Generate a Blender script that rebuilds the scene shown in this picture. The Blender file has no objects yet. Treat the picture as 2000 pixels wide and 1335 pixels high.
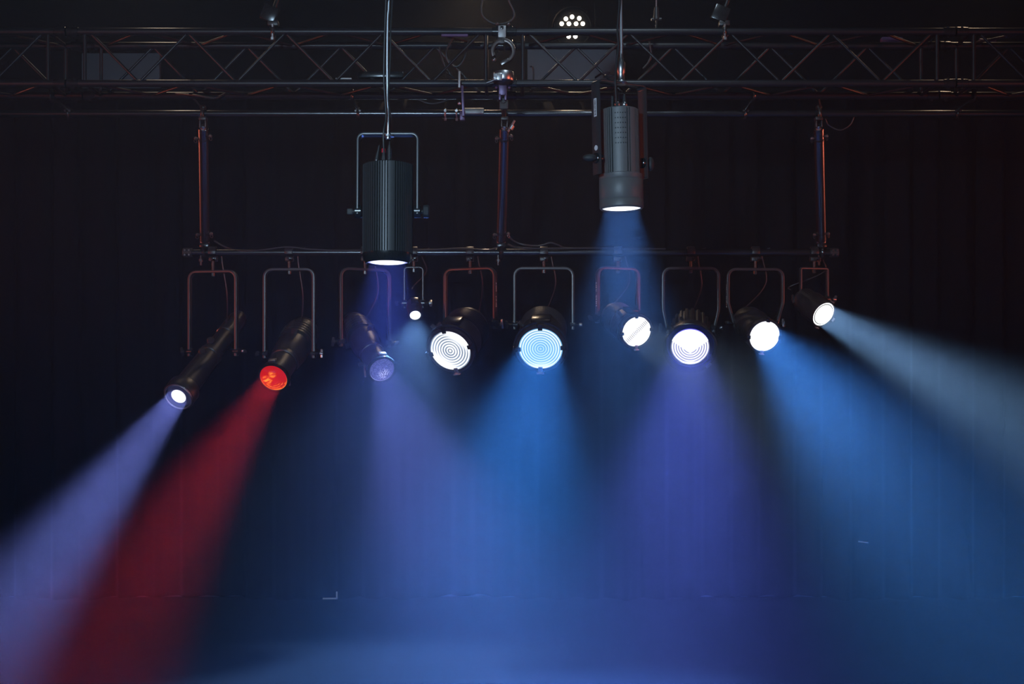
import bpy, bmesh, math, random
from mathutils import Vector, Matrix
random.seed(7)
S = bpy.context.scene
COL = S.collection
PI = math.pi

# ------------------------------------------------------------------ camera
F, HY, CZ = 2600.0, 780.0, 1.5          # focal length in pixels, horizon row, camera height


def P(px, py, Y):
    """point at distance Y in front of the camera that lies on the sight line of a pixel (survey helper)"""
    return Vector(((px - 1000) * Y / F, Y, CZ + (HY - py) * Y / F))


cam = bpy.data.cameras.new('camera')
cam_ob = bpy.data.objects.new('camera', cam)
COL.objects.link(cam_ob)
cam_ob.location = (0, 0, CZ)
cam_ob.rotation_euler = (PI / 2, 0, 0)
cam.sensor_width = 36
cam.lens = F / 2000 * 36
cam.shift_y = (HY - 667.5) / 2000
cam.clip_end = 60
S.camera = cam_ob

S.view_settings.view_transform = 'Standard'
S.view_settings.look = 'None'
S.view_settings.exposure = 0.0
S.view_settings.gamma = 1.0
S.view_settings.use_curve_mapping = False
S.cycles.volume_bounces = 1
S.cycles.max_bounces = 6
S.cycles.sample_clamp_indirect = 2.0
S.cycles.sample_clamp_direct = 10.0
S.cycles.use_denoising = True
S.cycles.denoising_input_passes = 'RGB_ALBEDO'

# ------------------------------------------------------------------ world and general lights
world = bpy.data.worlds.new('world')
S.world = world
world.use_nodes = True
bg = world.node_tree.nodes['Background']
bg.inputs[0].default_value = (0.70, 0.76, 1.0, 1)
bg.inputs[1].default_value = 0.008


def add_light(name, kind, pos, aim, color, power, size=0.1, angle=None, blend=1.0, parent=None):
    l = bpy.data.lights.new(name, kind)
    o = bpy.data.objects.new(name, l)
    COL.objects.link(o)
    o.location = Vector(pos)
    o.rotation_euler = (Vector(aim) - Vector(pos)).to_track_quat('-Z', 'Y').to_euler()
    l.color = color
    l.energy = power
    if kind == 'SPOT':
        l.spot_size = math.radians(angle or 60)
        l.spot_blend = blend
        l.shadow_soft_size = size
    elif kind == 'AREA':
        l.shape = 'DISK'
        l.size = size
        if angle:
            l.spread = math.radians(angle)
    else:
        l.shadow_soft_size = size
    if parent is not None:
        o.parent = parent
        o.location = Vector(pos) - ORIG[parent.name]
    return o


# cool house lights in front (one overhead, one from the auditorium), red wing lights upstage on both sides, warm work lamps over the truss
add_light('overhead_house_light', 'AREA', (0.75, 6.2, 5.1), (0.6, 8.3, 2.6), (0.65, 0.84, 1.0), 7, 0.25, 110)
add_light('front_house_light', 'AREA', (-1.3, 0.3, 3.0), (0, 8.5, 2.6), (0.52, 0.76, 1.0), 36, 0.5, 70)
add_light('red_wing_light', 'SPOT', (-12.0, 11.0, 2.2), (0.0, 8.4, 2.9), (1.0, 0.19, 0.10), 1350, 0.6, 22)
add_light('red_wing_light', 'SPOT', (12.0, 11.0, 2.2), (0.0, 8.4, 2.9), (1.0, 0.19, 0.10), 1350, 0.6, 22)
add_light('red_side_light', 'SPOT', (-5.2, 4.5, 2.2), (-0.6, 8.2, 2.85), (1.0, 0.17, 0.10), 260, 0.2, 48)
add_light('red_side_light', 'SPOT', (5.2, 4.5, 2.2), (0.6, 8.2, 2.85), (1.0, 0.17, 0.10), 260, 0.2, 48)
add_light('warm_work_light', 'SPOT', (-2.35, 8.6, 4.6), (-2.4, 7.8, 3.4), (1.0, 0.78, 0.55), 16, 0.05, 100)
add_light('warm_work_light', 'SPOT', (3.05, 8.6, 4.6), (2.95, 7.8, 3.4), (1.0, 0.70, 0.45), 14, 0.05, 100)
add_light('warm_work_light', 'SPOT', (-0.3, 10.7, 4.95), (-0.3, 8.9, 2.2), (1.0, 0.74, 0.50), 90, 0.14, 84)

HAZE = 0.0075      # density of the air on stage
BEAM = 2.15         # output of the stage lamps


# ------------------------------------------------------------------ node helpers and materials
class NT:
    def __init__(self, name):
        self.m = bpy.data.materials.new(name)
        self.m.use_nodes = True
        self.t = self.m.node_tree
        self.t.nodes.clear()
        self.out = self.n('ShaderNodeOutputMaterial')

    def n(self, kind, **kw):
        nd = self.t.nodes.new(kind)
        for k, v in kw.items():
            setattr(nd, k, v)
        return nd

    def l(self, a, b):
        self.t.links.new(a, b)

    def put(self, sock, v):
        if hasattr(v, 'is_output'):
            self.l(v, sock)
        else:
            sock.default_value = v

    def math(self, op, a, b=None, c=None, clamp=False):
        nd = self.n('ShaderNodeMath', operation=op)
        nd.use_clamp = clamp
        self.put(nd.inputs[0], a)
        if b is not None:
            self.put(nd.inputs[1], b)
        if c is not None:
            self.put(nd.inputs[2], c)
        return nd.outputs[0]

    def step(self, v, a, b):
        nd = self.n('ShaderNodeMapRange', interpolation_type='SMOOTHSTEP')
        self.put(nd.inputs[0], v)
        nd.inputs[1].default_value = a
        nd.inputs[2].default_value = b
        return nd.outputs[0]

    def mix(self, f, a, b):
        nd = self.n('ShaderNodeMix', data_type='RGBA')
        self.put(nd.inputs[0], f)
        for i, v in ((6, a), (7, b)):
            if not hasattr(v, 'is_output') and len(v) == 3:
                v = (*v, 1)
            self.put(nd.inputs[i], v)
        return nd.outputs[2]


def pmat(name, col, rough=0.5, metal=0.0, spec=0.5, noise=0.25, nscale=40.0, bump=0.0, bscale=400.0, coat=0.0):
    k = NT(name)
    b = k.n('ShaderNodeBsdfPrincipled')
    tc = k.n('ShaderNodeTexCoord')
    nz = k.n('ShaderNodeTexNoise')
    nz.inputs['Scale'].default_value = nscale
    nz.inputs['Detail'].default_value = 4
    k.l(tc.outputs['Object'], nz.inputs['Vector'])
    lo = tuple(c * (1 - noise) for c in col)
    hi = tuple(min(1, c * (1 + noise)) for c in col)
    k.l(k.mix(nz.outputs[0], lo, hi), b.inputs['Base Color'])
    b.inputs['Roughness'].default_value = rough
    b.inputs['Metallic'].default_value = metal
    b.inputs['Specular IOR Level'].default_value = spec
    b.inputs['Coat Weight'].default_value = coat
    if bump:
        n2 = k.n('ShaderNodeTexNoise')
        n2.inputs['Scale'].default_value = bscale
        k.l(tc.outputs['Object'], n2.inputs['Vector'])
        bp = k.n('ShaderNodeBump')
        bp.inputs['Strength'].default_value = bump
        bp.inputs['Distance'].default_value = 0.002
        k.l(n2.outputs[0], bp.inputs['Height'])
        k.l(bp.outputs[0], b.inputs['Normal'])
    k.l(b.outputs[0], k.out.inputs['Surface'])
    return k.m


M = {}
M['black'] = pmat('black_powder_coat', (0.022, 0.021, 0.021), 0.38, bump=0.15, bscale=700)
M['blackgloss'] = pmat('black_gloss_paint', (0.014, 0.014, 0.015), 0.24, noise=0.3)
M['yoke'] = pmat('satin_black_yoke', (0.030, 0.030, 0.032), 0.33, noise=0.15)
M['dull'] = pmat('dull_black_paint', (0.006, 0.006, 0.006), 0.8, spec=0.1)
M['truss'] = pmat('black_truss_paint', (0.012, 0.012, 0.014), 0.40, spec=0.38, noise=0.35)
M['pole'] = pmat('black_pole_paint', (0.085, 0.085, 0.088), 0.25, metal=0.9, noise=0.15)
M['pole_tube'] = pmat('dark_chromed_pole', (0.30, 0.30, 0.31), 0.27, metal=1.0, noise=0.08)
M['bolt'] = pmat('blackened_steel', (0.06, 0.055, 0.055), 0.35, metal=0.7, noise=0.2)
M['steel_dark'] = pmat('darkened_steel', (0.16, 0.15, 0.15), 0.30, metal=0.9, noise=0.3)
M['anod_lit'] = pmat('lit_anodised_aluminium', (0.12, 0.12, 0.12), 0.48, metal=0.1, noise=0.08)  # lighter anodised metal: the stronger light on this downlight is in the colour
M['anod'] = pmat('dark_anodised_aluminium', (0.034, 0.034, 0.035), 0.42, metal=0.1, noise=0.12)
M['steel'] = pmat('zinc_plated_steel', (0.55, 0.55, 0.56), 0.34, metal=1.0, noise=0.2)
M['rope'] = pmat('galvanised_wire_rope', (0.42, 0.45, 0.47), 0.4, metal=0.8, noise=0.4, nscale=500)
M['rubber'] = pmat('black_rubber', (0.02, 0.02, 0.021), 0.6, noise=0.2)
M['cable'] = pmat('black_cable_sheath', (0.022, 0.021, 0.022), 0.45, noise=0.2)
M['white'] = pmat('white_sticker', (0.62, 0.64, 0.66), 0.6, noise=0.06)
M['red'] = pmat('red_tape', (0.55, 0.02, 0.04), 0.5, noise=0.1)
M['greytag'] = pmat('grey_plate_metal', (0.26, 0.28, 0.28), 0.45, metal=0.4, noise=0.15)
M['violet'] = pmat('violet_tone', (0.085, 0.05, 0.13), 0.5, noise=0.15)
M['carpet'] = pmat('dark_blue_grey_carpet', (0.008, 0.0083, 0.011), 0.95, spec=0.1, noise=0.6, nscale=260, bump=0.9, bscale=420)
M['velour'] = pmat('black_velour', (0.005, 0.005, 0.006), 0.9, spec=0.08, noise=0.3, nscale=14)
M['wall'] = pmat('black_painted_wall', (0.005, 0.005, 0.006), 0.8, spec=0.2)
M['patch'] = pmat('lit_wall_grey', (0.16, 0.19, 0.22), 0.8, noise=0.12, nscale=4)  # paler than the wall, standing in for lamplight on it
M['hem'] = pmat('pale_light_leak', (0.10, 0.11, 0.13), 0.7, noise=0.3)


def glass_mat(name, tint, rough=0.08):
    """thin clear glass or gel that lets the light behind it through"""
    k = NT(name)
    tr = k.n('ShaderNodeBsdfTransparent')
    tr.inputs[0].default_value = (*tint, 1)
    gl = k.n('ShaderNodeBsdfGlossy')
    gl.inputs['Roughness'].default_value = rough
    lw = k.n('ShaderNodeLayerWeight')
    lw.inputs[0].default_value = 0.35
    mx = k.n('ShaderNodeMixShader')
    k.l(k.math('MULTIPLY_ADD', lw.outputs[1], 0.35, 0.05), mx.inputs[0])
    k.l(tr.outputs[0], mx.inputs[1])
    k.l(gl.outputs[0], mx.inputs[2])
    k.l(mx.outputs[0], k.out.inputs['Surface'])
    return k.m


def lens_mat(name, R, style, lo, hi, s_lo, s_hi, rings=9):
    """a lit lamp lens: the emission pattern is the ridge pattern of the glass and the image of the lamp behind it"""
    k = NT(name)
    tc = k.n('ShaderNodeTexCoord')
    sp = k.n('ShaderNodeSeparateXYZ')
    k.l(tc.outputs['Object'], sp.inputs[0])
    x = k.math('DIVIDE', sp.outputs[0], R)
    y = k.math('DIVIDE', sp.outputs[1], R)
    r = k.math('SQRT', k.math('ADD', k.math('MULTIPLY', x, x), k.math('MULTIPLY', y, y)))
    wav = k.math('MULTIPLY_ADD', k.math('SINE', k.math('MULTIPLY', r, rings * 2 * PI)), 0.5, 0.5)
    if style == 'fresnel':          # rings all over, washed out along one diagonal
        d = k.math('ABSOLUTE', k.math('ADD', k.math('MULTIPLY', x, 0.62), k.math('MULTIPLY', y, 0.78)))
        hot = k.math('MULTIPLY', k.step(d, 0.25, 0.75), 0.85)
        f = k.math('MAXIMUM', k.math('POWER', wav, 0.8), hot)
    elif style == 'fresnel_even':
        f = k.math('MULTIPLY', wav, k.math('MULTIPLY_ADD', r, 0.55, 0.45))
        f = k.math('MAXIMUM', f, k.step(k.math('SUBTRACT', k.math('MULTIPLY', y, -1.0), 0.0), 0.45, 1.1))
    elif style == 'fresnel_hot':    # rings only along a narrow diagonal band
        d = k.math('ABSOLUTE', k.math('SUBTRACT', k.math('MULTIPLY', x, 0.75), k.math('MULTIPLY', y, 0.66)))
        f = k.math('MAXIMUM', wav, k.step(d, 0.05, 0.28))
    elif style == 'fresnel_wedge':  # white wedge above, rings below
        a = k.math('SUBTRACT', y, k.math('MULTIPLY_ADD', k.math('ABSOLUTE', x), 0.75, -0.40))
        f = k.math('MAXIMUM', k.math('POWER', wav, 0.45), k.step(a, -0.02, 0.06))
        f = k.math('MAXIMUM', f, k.step(k.math('MULTIPLY', y, -1.0), 0.70, 0.92))
    elif style == 'red':
        nz = k.n('ShaderNodeTexNoise')
        nz.inputs['Scale'].default_value = 3.2
        cm = k.n('ShaderNodeCombineXYZ')
        k.put(cm.inputs[0], k.math('MULTIPLY', k.math('ADD', x, k.math('MULTIPLY', y, 0.5)), 0.55))
        k.put(cm.inputs[1], k.math('MULTIPLY', k.math('SUBTRACT', y, k.math('MULTIPLY', x, 0.4)), 2.0))
        k.l(cm.outputs[0], nz.inputs['Vector'])
        arcs = k.math('POWER', wav, 2.0)
        dx = k.math('ADD', x, 0.42)
        dy = k.math('ADD', y, 0.12)
        blob = k.math('SUBTRACT', 1.0, k.step(k.math('ADD', k.math('MULTIPLY', dx, dx), k.math('MULTIPLY', dy, dy)), 0.0, 0.22))
        ex = k.math('SUBTRACT', x, 0.02)
        ey = k.math('SUBTRACT', y, 0.34)
        blob2 = k.math('SUBTRACT', 1.0, k.step(k.math('ADD', k.math('MULTIPLY', ex, ex), k.math('MULTIPLY', ey, ey)), 0.0, 0.12))
        low = k.math('MULTIPLY', k.step(k.math('MULTIPLY', y, -1.0), 0.1, 0.6), arcs)
        f = k.math('MULTIPLY', k.math('MAXIMUM', k.math('MAXIMUM', blob, blob2), low), k.step(nz.outputs[0], 0.35, 0.62))
        f = k.math('MAXIMUM', f, k.math('MULTIPLY', k.step(r, 0.90, 0.97), k.step(k.math('MULTIPLY', y, -1.0), -0.2, 0.4)))
    elif style == 'texture':
        vo = k.n('ShaderNodeTexVoronoi')
        vo.inputs['Scale'].default_value = 11.0 / R
        k.l(tc.outputs['Object'], vo.inputs['Vector'])
        dx = k.math('SUBTRACT', x, 0.15)
        dy = k.math('ADD', y, 0.3)
        blob = k.math('SUBTRACT', 1.0, k.step(k.math('ADD', k.math('MULTIPLY', dx, dx), k.math('MULTIPLY', dy, dy)), 0.0, 0.35))
        f = k.math('MULTIPLY', k.math('MULTIPLY_ADD', blob, 0.9, 0.22), k.step(vo.outputs['Distance'], 0.75, 0.1))
        f = k.math('MAXIMUM', f, k.math('MULTIPLY', k.step(r, 0.92, 0.97), k.step(k.math('MULTIPLY', y, -1.0), 0.2, 0.8)))
    elif style == 'core':
        f = k.math('SUBTRACT', 1.0, k.step(r, 0.50, 0.62))
    elif style == 'ringline':
        f = k.math('SUBTRACT', 1.0, k.math('MULTIPLY', k.step(r, 0.80, 0.83), k.math('SUBTRACT', 1.0, k.step(r, 0.86, 0.89))))
    elif style == 'soft':
        f = k.math('SUBTRACT', 1.0, k.step(r, 0.62, 1.0))
    else:
        f = k.math('SUBTRACT', 1.0, k.step(r, 0.82, 1.0))
    em = k.n('ShaderNodeEmission')
    k.l(k.mix(f, lo, hi), em.inputs[0])
    k.put(em.inputs[1], k.math('MULTIPLY_ADD', f, s_hi - s_lo, s_lo))
    gl = k.n('ShaderNodeBsdfGlossy')
    gl.inputs['Roughness'].default_value = 0.06
    gl.inputs[0].default_value = (0.06, 0.06, 0.07, 1)
    ad = k.n('ShaderNodeAddShader')
    k.l(em.outputs[0], ad.inputs[0])
    k.l(gl.outputs[0], ad.inputs[1])
    k.l(ad.outputs[0], k.out.inputs['Surface'])
    return k.m


def glow_mat(name, col, s):
    k = NT(name)
    em = k.n('ShaderNodeEmission')
    em.inputs[0].default_value = (*col, 1)
    em.inputs[1].default_value = s
    k.l(em.outputs[0], k.out.inputs['Surface'])
    return k.m


# ------------------------------------------------------------------ mesh builder
ORIG = {}


def ortho(z, up=Vector((0, 0, 1))):
    """frame whose third axis is z; its first axis is level, its second points up"""
    z = Vector(z).normalized()
    if abs(z.dot(up)) > 0.999:
        x = Vector((1, 0, 0))
    else:
        x = up.cross(z).normalized()
    y = z.cross(x)
    return Matrix((x, y, z)).transposed()


class MB:
    def __init__(self):
        self.b = bmesh.new()

    def face(self, vs):
        try:
            return self.b.faces.new(vs)
        except ValueError:
            return None

    def box(self, c, s, R=None, bev=0.0):
        R = R or Matrix.Identity(3)
        c = Vector(c)
        vs = [self.b.verts.new(c + R @ Vector((sx * s[0] / 2, sy * s[1] / 2, sz * s[2] / 2)))
              for sx in (-1, 1) for sy in (-1, 1) for sz in (-1, 1)]
        fs = [self.face([vs[i] for i in q]) for q in
              ((0, 1, 3, 2), (4, 6, 7, 5), (0, 4, 5, 1), (2, 3, 7, 6), (0, 2, 6, 4), (1, 5, 7, 3))]
        if bev:
            es = list({e for f in fs for e in f.edges})
            bmesh.ops.bevel(self.b, geom=es, offset=bev, segments=2, affect='EDGES', profile=0.5)
        return self

    def lathe(self, M4, prof, seg=48, close=False):
        """prof: (r, z) pairs revolved about the local z axis of M4"""
        rows = []
        for r, z in prof:
            if r < 1e-6:
                rows.append([self.b.verts.new(M4 @ Vector((0, 0, z)))])
            else:
                rows.append([self.b.verts.new(M4 @ Vector((r * math.cos(2 * PI * i / seg), r * math.sin(2 * PI * i / seg), z)))
                             for i in range(seg)])
        for a, b in zip(rows, rows[1:]):
            for i in range(seg):
                j = (i + 1) % seg
                if len(a) == 1 and len(b) == 1:
                    continue
                if len(a) == 1:
                    self.face([a[0], b[i], b[j]])
                elif len(b) == 1:
                    self.face([a[i], b[0], a[j]])
                else:
                    self.face([a[i], b[i], b[j], a[j]])
        if close:
            for row in (rows[0], rows[-1]):
                if len(row) > 1:
                    self.face(row)
        return self

    def cyl(self, p0, p1, r, r1=None, seg=20, bev=0.0):
        p0, p1 = Vector(p0), Vector(p1)
        d = p1 - p0
        M4 = Matrix.Translation(p0) @ ortho(d).to_4x4()
        L = d.length
        r1 = r if r1 is None else r1
        if bev:
            prof = [(0, 0), (r - bev, 0), (r, bev), (r1, L - bev), (r1 - bev, L), (0, L)]
        else:
            prof = [(0, 0), (r, 0), (r1, L), (0, L)]
        return self.lathe(M4, prof, seg)

    def tube(self, pts, r, seg=10):
        pts = [Vector(p) for p in pts]
        rows = []
        t0 = (pts[1] - pts[0]).normalized()
        n = ortho(t0).col[0].copy()
        for i, p in enumerate(pts):
            t = ((pts[min(i + 1, len(pts) - 1)]) - pts[max(i - 1, 0)]).normalized()
            n = (n - t * n.dot(t)).normalized()
            bn = t.cross(n)
            rows.append([self.b.verts.new(p + r * (math.cos(2 * PI * k / seg) * n + math.sin(2 * PI * k / seg) * bn)) for k in range(seg)])
        for a, b in zip(rows, rows[1:]):
            for k in range(seg):
                j = (k + 1) % seg
                self.face([a[k], a[j], b[j], b[k]])
        self.face(rows[0][::-1])
        self.face(rows[-1])
        return self

    def bar(self, pts, thick, width, R, c, bev=0.0015):
        """flat bar bent along the 2D path pts in the plane of R's first and third axes; width runs along R's second axis"""
        n = len(pts)
        rows = []
        for i, (u, w) in enumerate(pts):
            a = Vector(pts[max(i - 1, 0)]); b = Vector(pts[min(i + 1, n - 1)])
            t = (b - a).normalized()
            nr = Vector((-t[1], t[0]))
            row = []
            for s, q in ((-1, -1), (1, -1), (1, 1), (-1, 1)):
                o = Vector((u, w)) + nr * (s * thick / 2)
                row.append(self.b.verts.new(Vector(c) + R @ Vector((o[0], q * width / 2, o[1]))))
            rows.append(row)
        fs = []
        for a, b in zip(rows, rows[1:]):
            for k in range(4):
                j = (k + 1) % 4
                fs.append(self.face([a[k], a[j], b[j], b[k]]))
        self.face(rows[0][::-1])
        self.face(rows[-1])
        if bev:
            es = [self.b.edges.get((a[k], b[k])) for a, b in zip(rows, rows[1:]) for k in range(4)]
            bmesh.ops.bevel(self.b, geom=[e for e in es if e], offset=bev, segments=2, affect='EDGES', profile=0.5)
        return self

    def ball(self, c, r, seg=14, sc=(1, 1, 1)):
        n = seg // 2
        M4 = Matrix.Translation(c) @ Matrix.Diagonal((*sc, 1))
        return self.lathe(M4, [(r * math.sin(PI * i / n), -r * math.cos(PI * i / n)) for i in range(n + 1)], seg)

    def ring(self, M4, R, r, seg=40, s2=10, a0=0.0, a1=2 * PI):
        full = abs(a1 - a0 - 2 * PI) < 1e-6
        n = seg if full else seg + 1
        rows = []
        for i in range(n):
            a = a0 + (a1 - a0) * i / seg
            rows.append([self.b.verts.new(M4 @ Vector(((R + r * math.cos(2 * PI * k / s2)) * math.cos(a),
                                                      (R + r * math.cos(2 * PI * k / s2)) * math.sin(a),
                                                      r * math.sin(2 * PI * k / s2)))) for k in range(s2)])
        for i in range(seg):
            a, b = rows[i], rows[(i + 1) % n]
            for k in range(s2):
                j = (k + 1) % s2
                self.face([a[k], b[k], b[j], a[j]])
        if not full:
            self.face(rows[0]); self.face(rows[-1][::-1])
        return self

    def build(self, name, mat, parent=None, M4=None, smooth=35, label=None):
        bmesh.ops.recalc_face_normals(self.b, faces=self.b.faces[:])
        me = bpy.data.meshes.new(name)
        off = ORIG.get(parent.name, Vector((0, 0, 0))) if parent is not None else Vector((0, 0, 0))
        if M4 is None and parent is not None:
            bmesh.ops.translate(self.b, verts=self.b.verts[:], vec=-off)
        self.b.to_mesh(me)
        self.b.free()
        me.materials.append(mat)
        if smooth:
            me.shade_smooth()
            try:
                me.set_sharp_from_angle(angle=math.radians(smooth))
            except Exception:
                pass
        o = bpy.data.objects.new(name, me)
        COL.objects.link(o)
        if M4 is not None:
            o.matrix_local = Matrix.Translation(-off) @ M4
        if parent is not None:
            o.parent = parent
            ORIG[o.name] = off if M4 is None else off      # sub-parts share the thing's origin
        if label:
            o['label'] = label
        return o


def tag(o, label, cat, group=None, kind=None):
    o['label'] = label
    o['category'] = cat
    if group:
        o['group'] = group
    if kind:
        o['kind'] = kind
    return o


def thing(name, label, cat, loc, group=None):
    o = bpy.data.objects.new(name, None)
    COL.objects.link(o)
    o.location = Vector(loc)
    o.empty_display_size = 0.1
    ORIG[o.name] = Vector(loc)
    return tag(o, label, cat, group)


def struct(o):
    o['kind'] = 'structure'
    return o


def smooth_path(ctrl, n=10):
    """Catmull-Rom through the control points"""
    c = [Vector(p) for p in ctrl]
    c = [c[0] * 2 - c[1]] + c + [c[-1] * 2 - c[-2]]
    out = []
    for i in range(1, len(c) - 2):
        p0, p1, p2, p3 = c[i - 1:i + 3]
        for j in range(n):
            t = j / n
            out.append(0.5 * ((2 * p1) + (p2 - p0) * t + (2 * p0 - 5 * p1 + 4 * p2 - p3) * t * t + (3 * p1 - p0 - 3 * p2 + p3) * t ** 3))
    out.append(c[-2])
    return out


def u_path(w, top, bottom, rad, pinch=None, n=8):
    """inverted U: legs at +-w/2 from bottom up to top with rounded corners; pinch=(height, half width at the bottom) bends the legs inward"""
    pts = []
    h = w / 2
    if pinch:
        pts += [(-pinch[1], bottom), (-h + 0.003, pinch[0] - 0.008), (-h, pinch[0] + 0.006)]
    else:
        pts += [(-h, bottom)]
    for i in range(n + 1):
        a = PI - i / n * PI / 2
        pts.append((-h + rad + rad * math.cos(a), top - rad + rad * math.sin(a)))
    for i in range(n + 1):
        a = PI / 2 - i / n * PI / 2
        pts.append((h - rad + rad * math.cos(a), top - rad + rad * math.sin(a)))
    if pinch:
        pts += [(h, pinch[0] + 0.006), (h - 0.003, pinch[0] - 0.008), (pinch[1], bottom)]
    else:
        pts += [(h, bottom)]
    return pts


# ------------------------------------------------------------------ setting
def grid(name, mat, x0, x1, nx, z0f, z1, nz, yf):
    b = MB()
    rows = []
    for j in range(nz + 1):
        row = []
        for i in range(nx + 1):
            x = x0 + (x1 - x0) * i / nx
            z0 = z0f(x)
            z = z0 + (z1 - z0) * j / nz
            row.append(b.b.verts.new((x, yf(x, z), z)))
        rows.append(row)
    for a, c in zip(rows, rows[1:]):
        for i in range(nx):
            b.face([a[i], a[i + 1], c[i + 1], c[i]])
    return b


def slab(name, mat, c, s):
    return struct(MB().box(c, s).build(name, mat, smooth=0))


YC = 10.0
slab('floor', M['carpet'], (0, 5.0, -0.05), (15, 14, 0.1))
slab('wall_back', M['wall'], (0, 11.3, 2.6), (15, 0.1, 5.2))
slab('ceiling', M['wall'], (0, 7.5, 5.25), (15, 7.5, 0.1))
leak_strip = MB().box((0, 10.16, 0.012), (9.0, 0.05, 0.024)).build('hem_leak_strip', M['hem'], smooth=0)  # added pale strip standing in for light leaking under the curtain
struct(leak_strip)

_ph = [random.uniform(0, 6.28) for _ in range(6)]


def fold(x, z):
    a = 0.055 * math.sin(x * 2 * PI / 0.235 + 0.9 * math.sin(x * 1.7 + _ph[0]) + _ph[1])
    a += 0.020 * math.sin(x * 2 * PI / 0.41 + _ph[2]) + 0.010 * math.sin(x * 2 * PI / 0.097 + _ph[3])
    a *= 1.0 - 0.25 * max(0.0, (z - 2.6) / 1.6)
    return YC + a + 0.012 * math.sin(x * 3.1 + z * 0.8 + _ph[4])


def hem(x):
    return 0.004 + 0.020 * max(0.0, math.sin(x * 2.9 + _ph[5])) + 0.012 * max(0.0, math.sin(x * 7.3 + _ph[2]))


ZC = P(0, 196, YC).z
cb = grid('curtain', M['velour'], -4.5, 4.5, 900, hem, ZC, 14, fold)
curtain = thing('stage_curtain', 'tall black pleated stage curtain hanging behind all the lamps down to the floor', 'curtain', (0, YC, 0))
cloth = cb.build('cloth', M['velour'], curtain)
sm = cloth.modifiers.new('thickness', 'SOLIDIFY')
sm.thickness = 0.004
MB().box((0, YC, ZC + 0.02), (9.0, 0.05, 0.05), bev=0.006).build('curtain_track', M['blackgloss'], curtain)
MB().box(P(1686, 1058, 9.9), (0.075, 0.004, 0.008), Matrix.Rotation(0.12, 3, 'Y')).build('seam_tag', M['white'], curtain, smooth=0, label='small white tag on the cloth')

# added grey slabs standing in for lit wall seen between the truss chords
for (x0, x1, y0, y1, lab) in ((160, 312, 104, 172, 'dim grey slab added for a lit wall panel seen through the truss above the first hanging pole'),
                              (1030, 1204, 94, 168, 'dim grey slab added for a lit wall panel seen through the truss under the bright cluster lamp')):
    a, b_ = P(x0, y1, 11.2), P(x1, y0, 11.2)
    g = MB().box(((a.x + b_.x) / 2, 11.22, (a.z + b_.z) / 2), (b_.x - a.x, 0.06, b_.z - a.z), bev=0.006).build('lit_wall_patch', M['patch'])
    tag(g, lab, 'patch', 'slabs added for lit patches high on the back wall')

# L-shaped tape mark by the curtain hem
mark = MB()
mark.box(P(645, 1168, 9.93) + Vector((0, 0, 0.0)), (0.11, 0.02, 0.010))
mark.box(P(658, 1162, 9.93), (0.010, 0.02, 0.055))
tag(mark.build('tape_mark', M['white'], smooth=0), 'small pale L-shaped tape mark on the floor at the curtain hem', 'bracket')

# haze that fills the stage
k = NT('stage_haze')
vs = k.n('ShaderNodeVolumeScatter')
vs.inputs['Density'].default_value = HAZE
vs.inputs['Anisotropy'].default_value = 0.25
k.l(vs.outputs[0], k.out.inputs['Volume'])
hz = MB().box((0, 5.2, 2.6), (14.6, 12.0, 5.18)).build('stage_haze', k.m, smooth=0)
tag(hz, 'thin haze filling the air over the stage', 'haze', kind='stuff')


# ------------------------------------------------------------------ truss
YF, YB = 7.6, 7.9
ZT, ZB = P(0, 62, YF).z, P(0, 163, YF).z
RCH, RBR = 0.021, 0.0078


def truss_section(x0, x1, label, flip):
    t = thing('truss_section', label, 'truss', ((x0 + x1) / 2, (YF + YB) / 2, ZB), 'box truss sections')
    for y in (YF, YB):
        for z in (ZT, ZB):
            b = MB().cyl((x0 + 0.004, y, z), (x1 - 0.004, y, z), RCH, seg=20)
            c = b.build('chord', M['truss'], t)
            for xe, s in ((x0, 1), (x1, -1)):       # conical coupler collar and pin at each end
                e = MB()
                e.cyl((xe + s * 0.004, y, z), (xe + s * 0.07, y, z), RCH + 0.006, RCH + 0.004, bev=0.002)
                e.cyl((xe + s * 0.04, y, z - 0.036), (xe + s * 0.04, y, z + 0.036), 0.007, seg=10)
                e.build('coupler', M['blackgloss'], c)
    xa, xb = x0 + 0.105, x1 - 0.105
    for xe in (xa, xb):
        for y in (YF, YB):
            MB().cyl((xe, y, ZB + 0.015), (xe, y, ZT - 0.015), RBR * 1.3, seg=12).build('upright', M['truss'], t)
        for z in (ZT, ZB):
            MB().cyl((xe, YF + 0.015, z), (xe, YB - 0.015, z), RBR * 1.2, seg=12).build('crosspiece', M['truss'], t)
    n = 8
    st = (xb - xa - 0.06) / n
    for i in range(n):
        u0, u1 = xa + 0.03 + i * st + 0.012, xa + 0.03 + (i + 1) * st - 0.012
        dn = (i % 2 == 0)
        z0, z1 = (ZT - 0.018, ZB + 0.018) if dn else (ZB + 0.018, ZT - 0.018)
        MB().cyl((u0, YF, z0), (u1, YF, z1), RBR, seg=12).build('brace', M['truss'], t)
        MB().cyl((u0, YB, z1), (u1, YB, z0), RBR, seg=12).build('brace', M['truss'], t)
        y0, y1 = (YF + 0.018, YB - 0.018) if dn else (YB - 0.018, YF + 0.018)
        MB().cyl((u0, y0, ZB), (u1, y1, ZB), RBR, seg=12).build('brace', M['truss'], t)
        MB().cyl((u0, y1, ZT), (u1, y0, ZT), RBR, seg=12).build('brace', M['truss'], t)
    return t


def X(px, Y=YF):
    return (px - 1000) * Y / F


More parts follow.
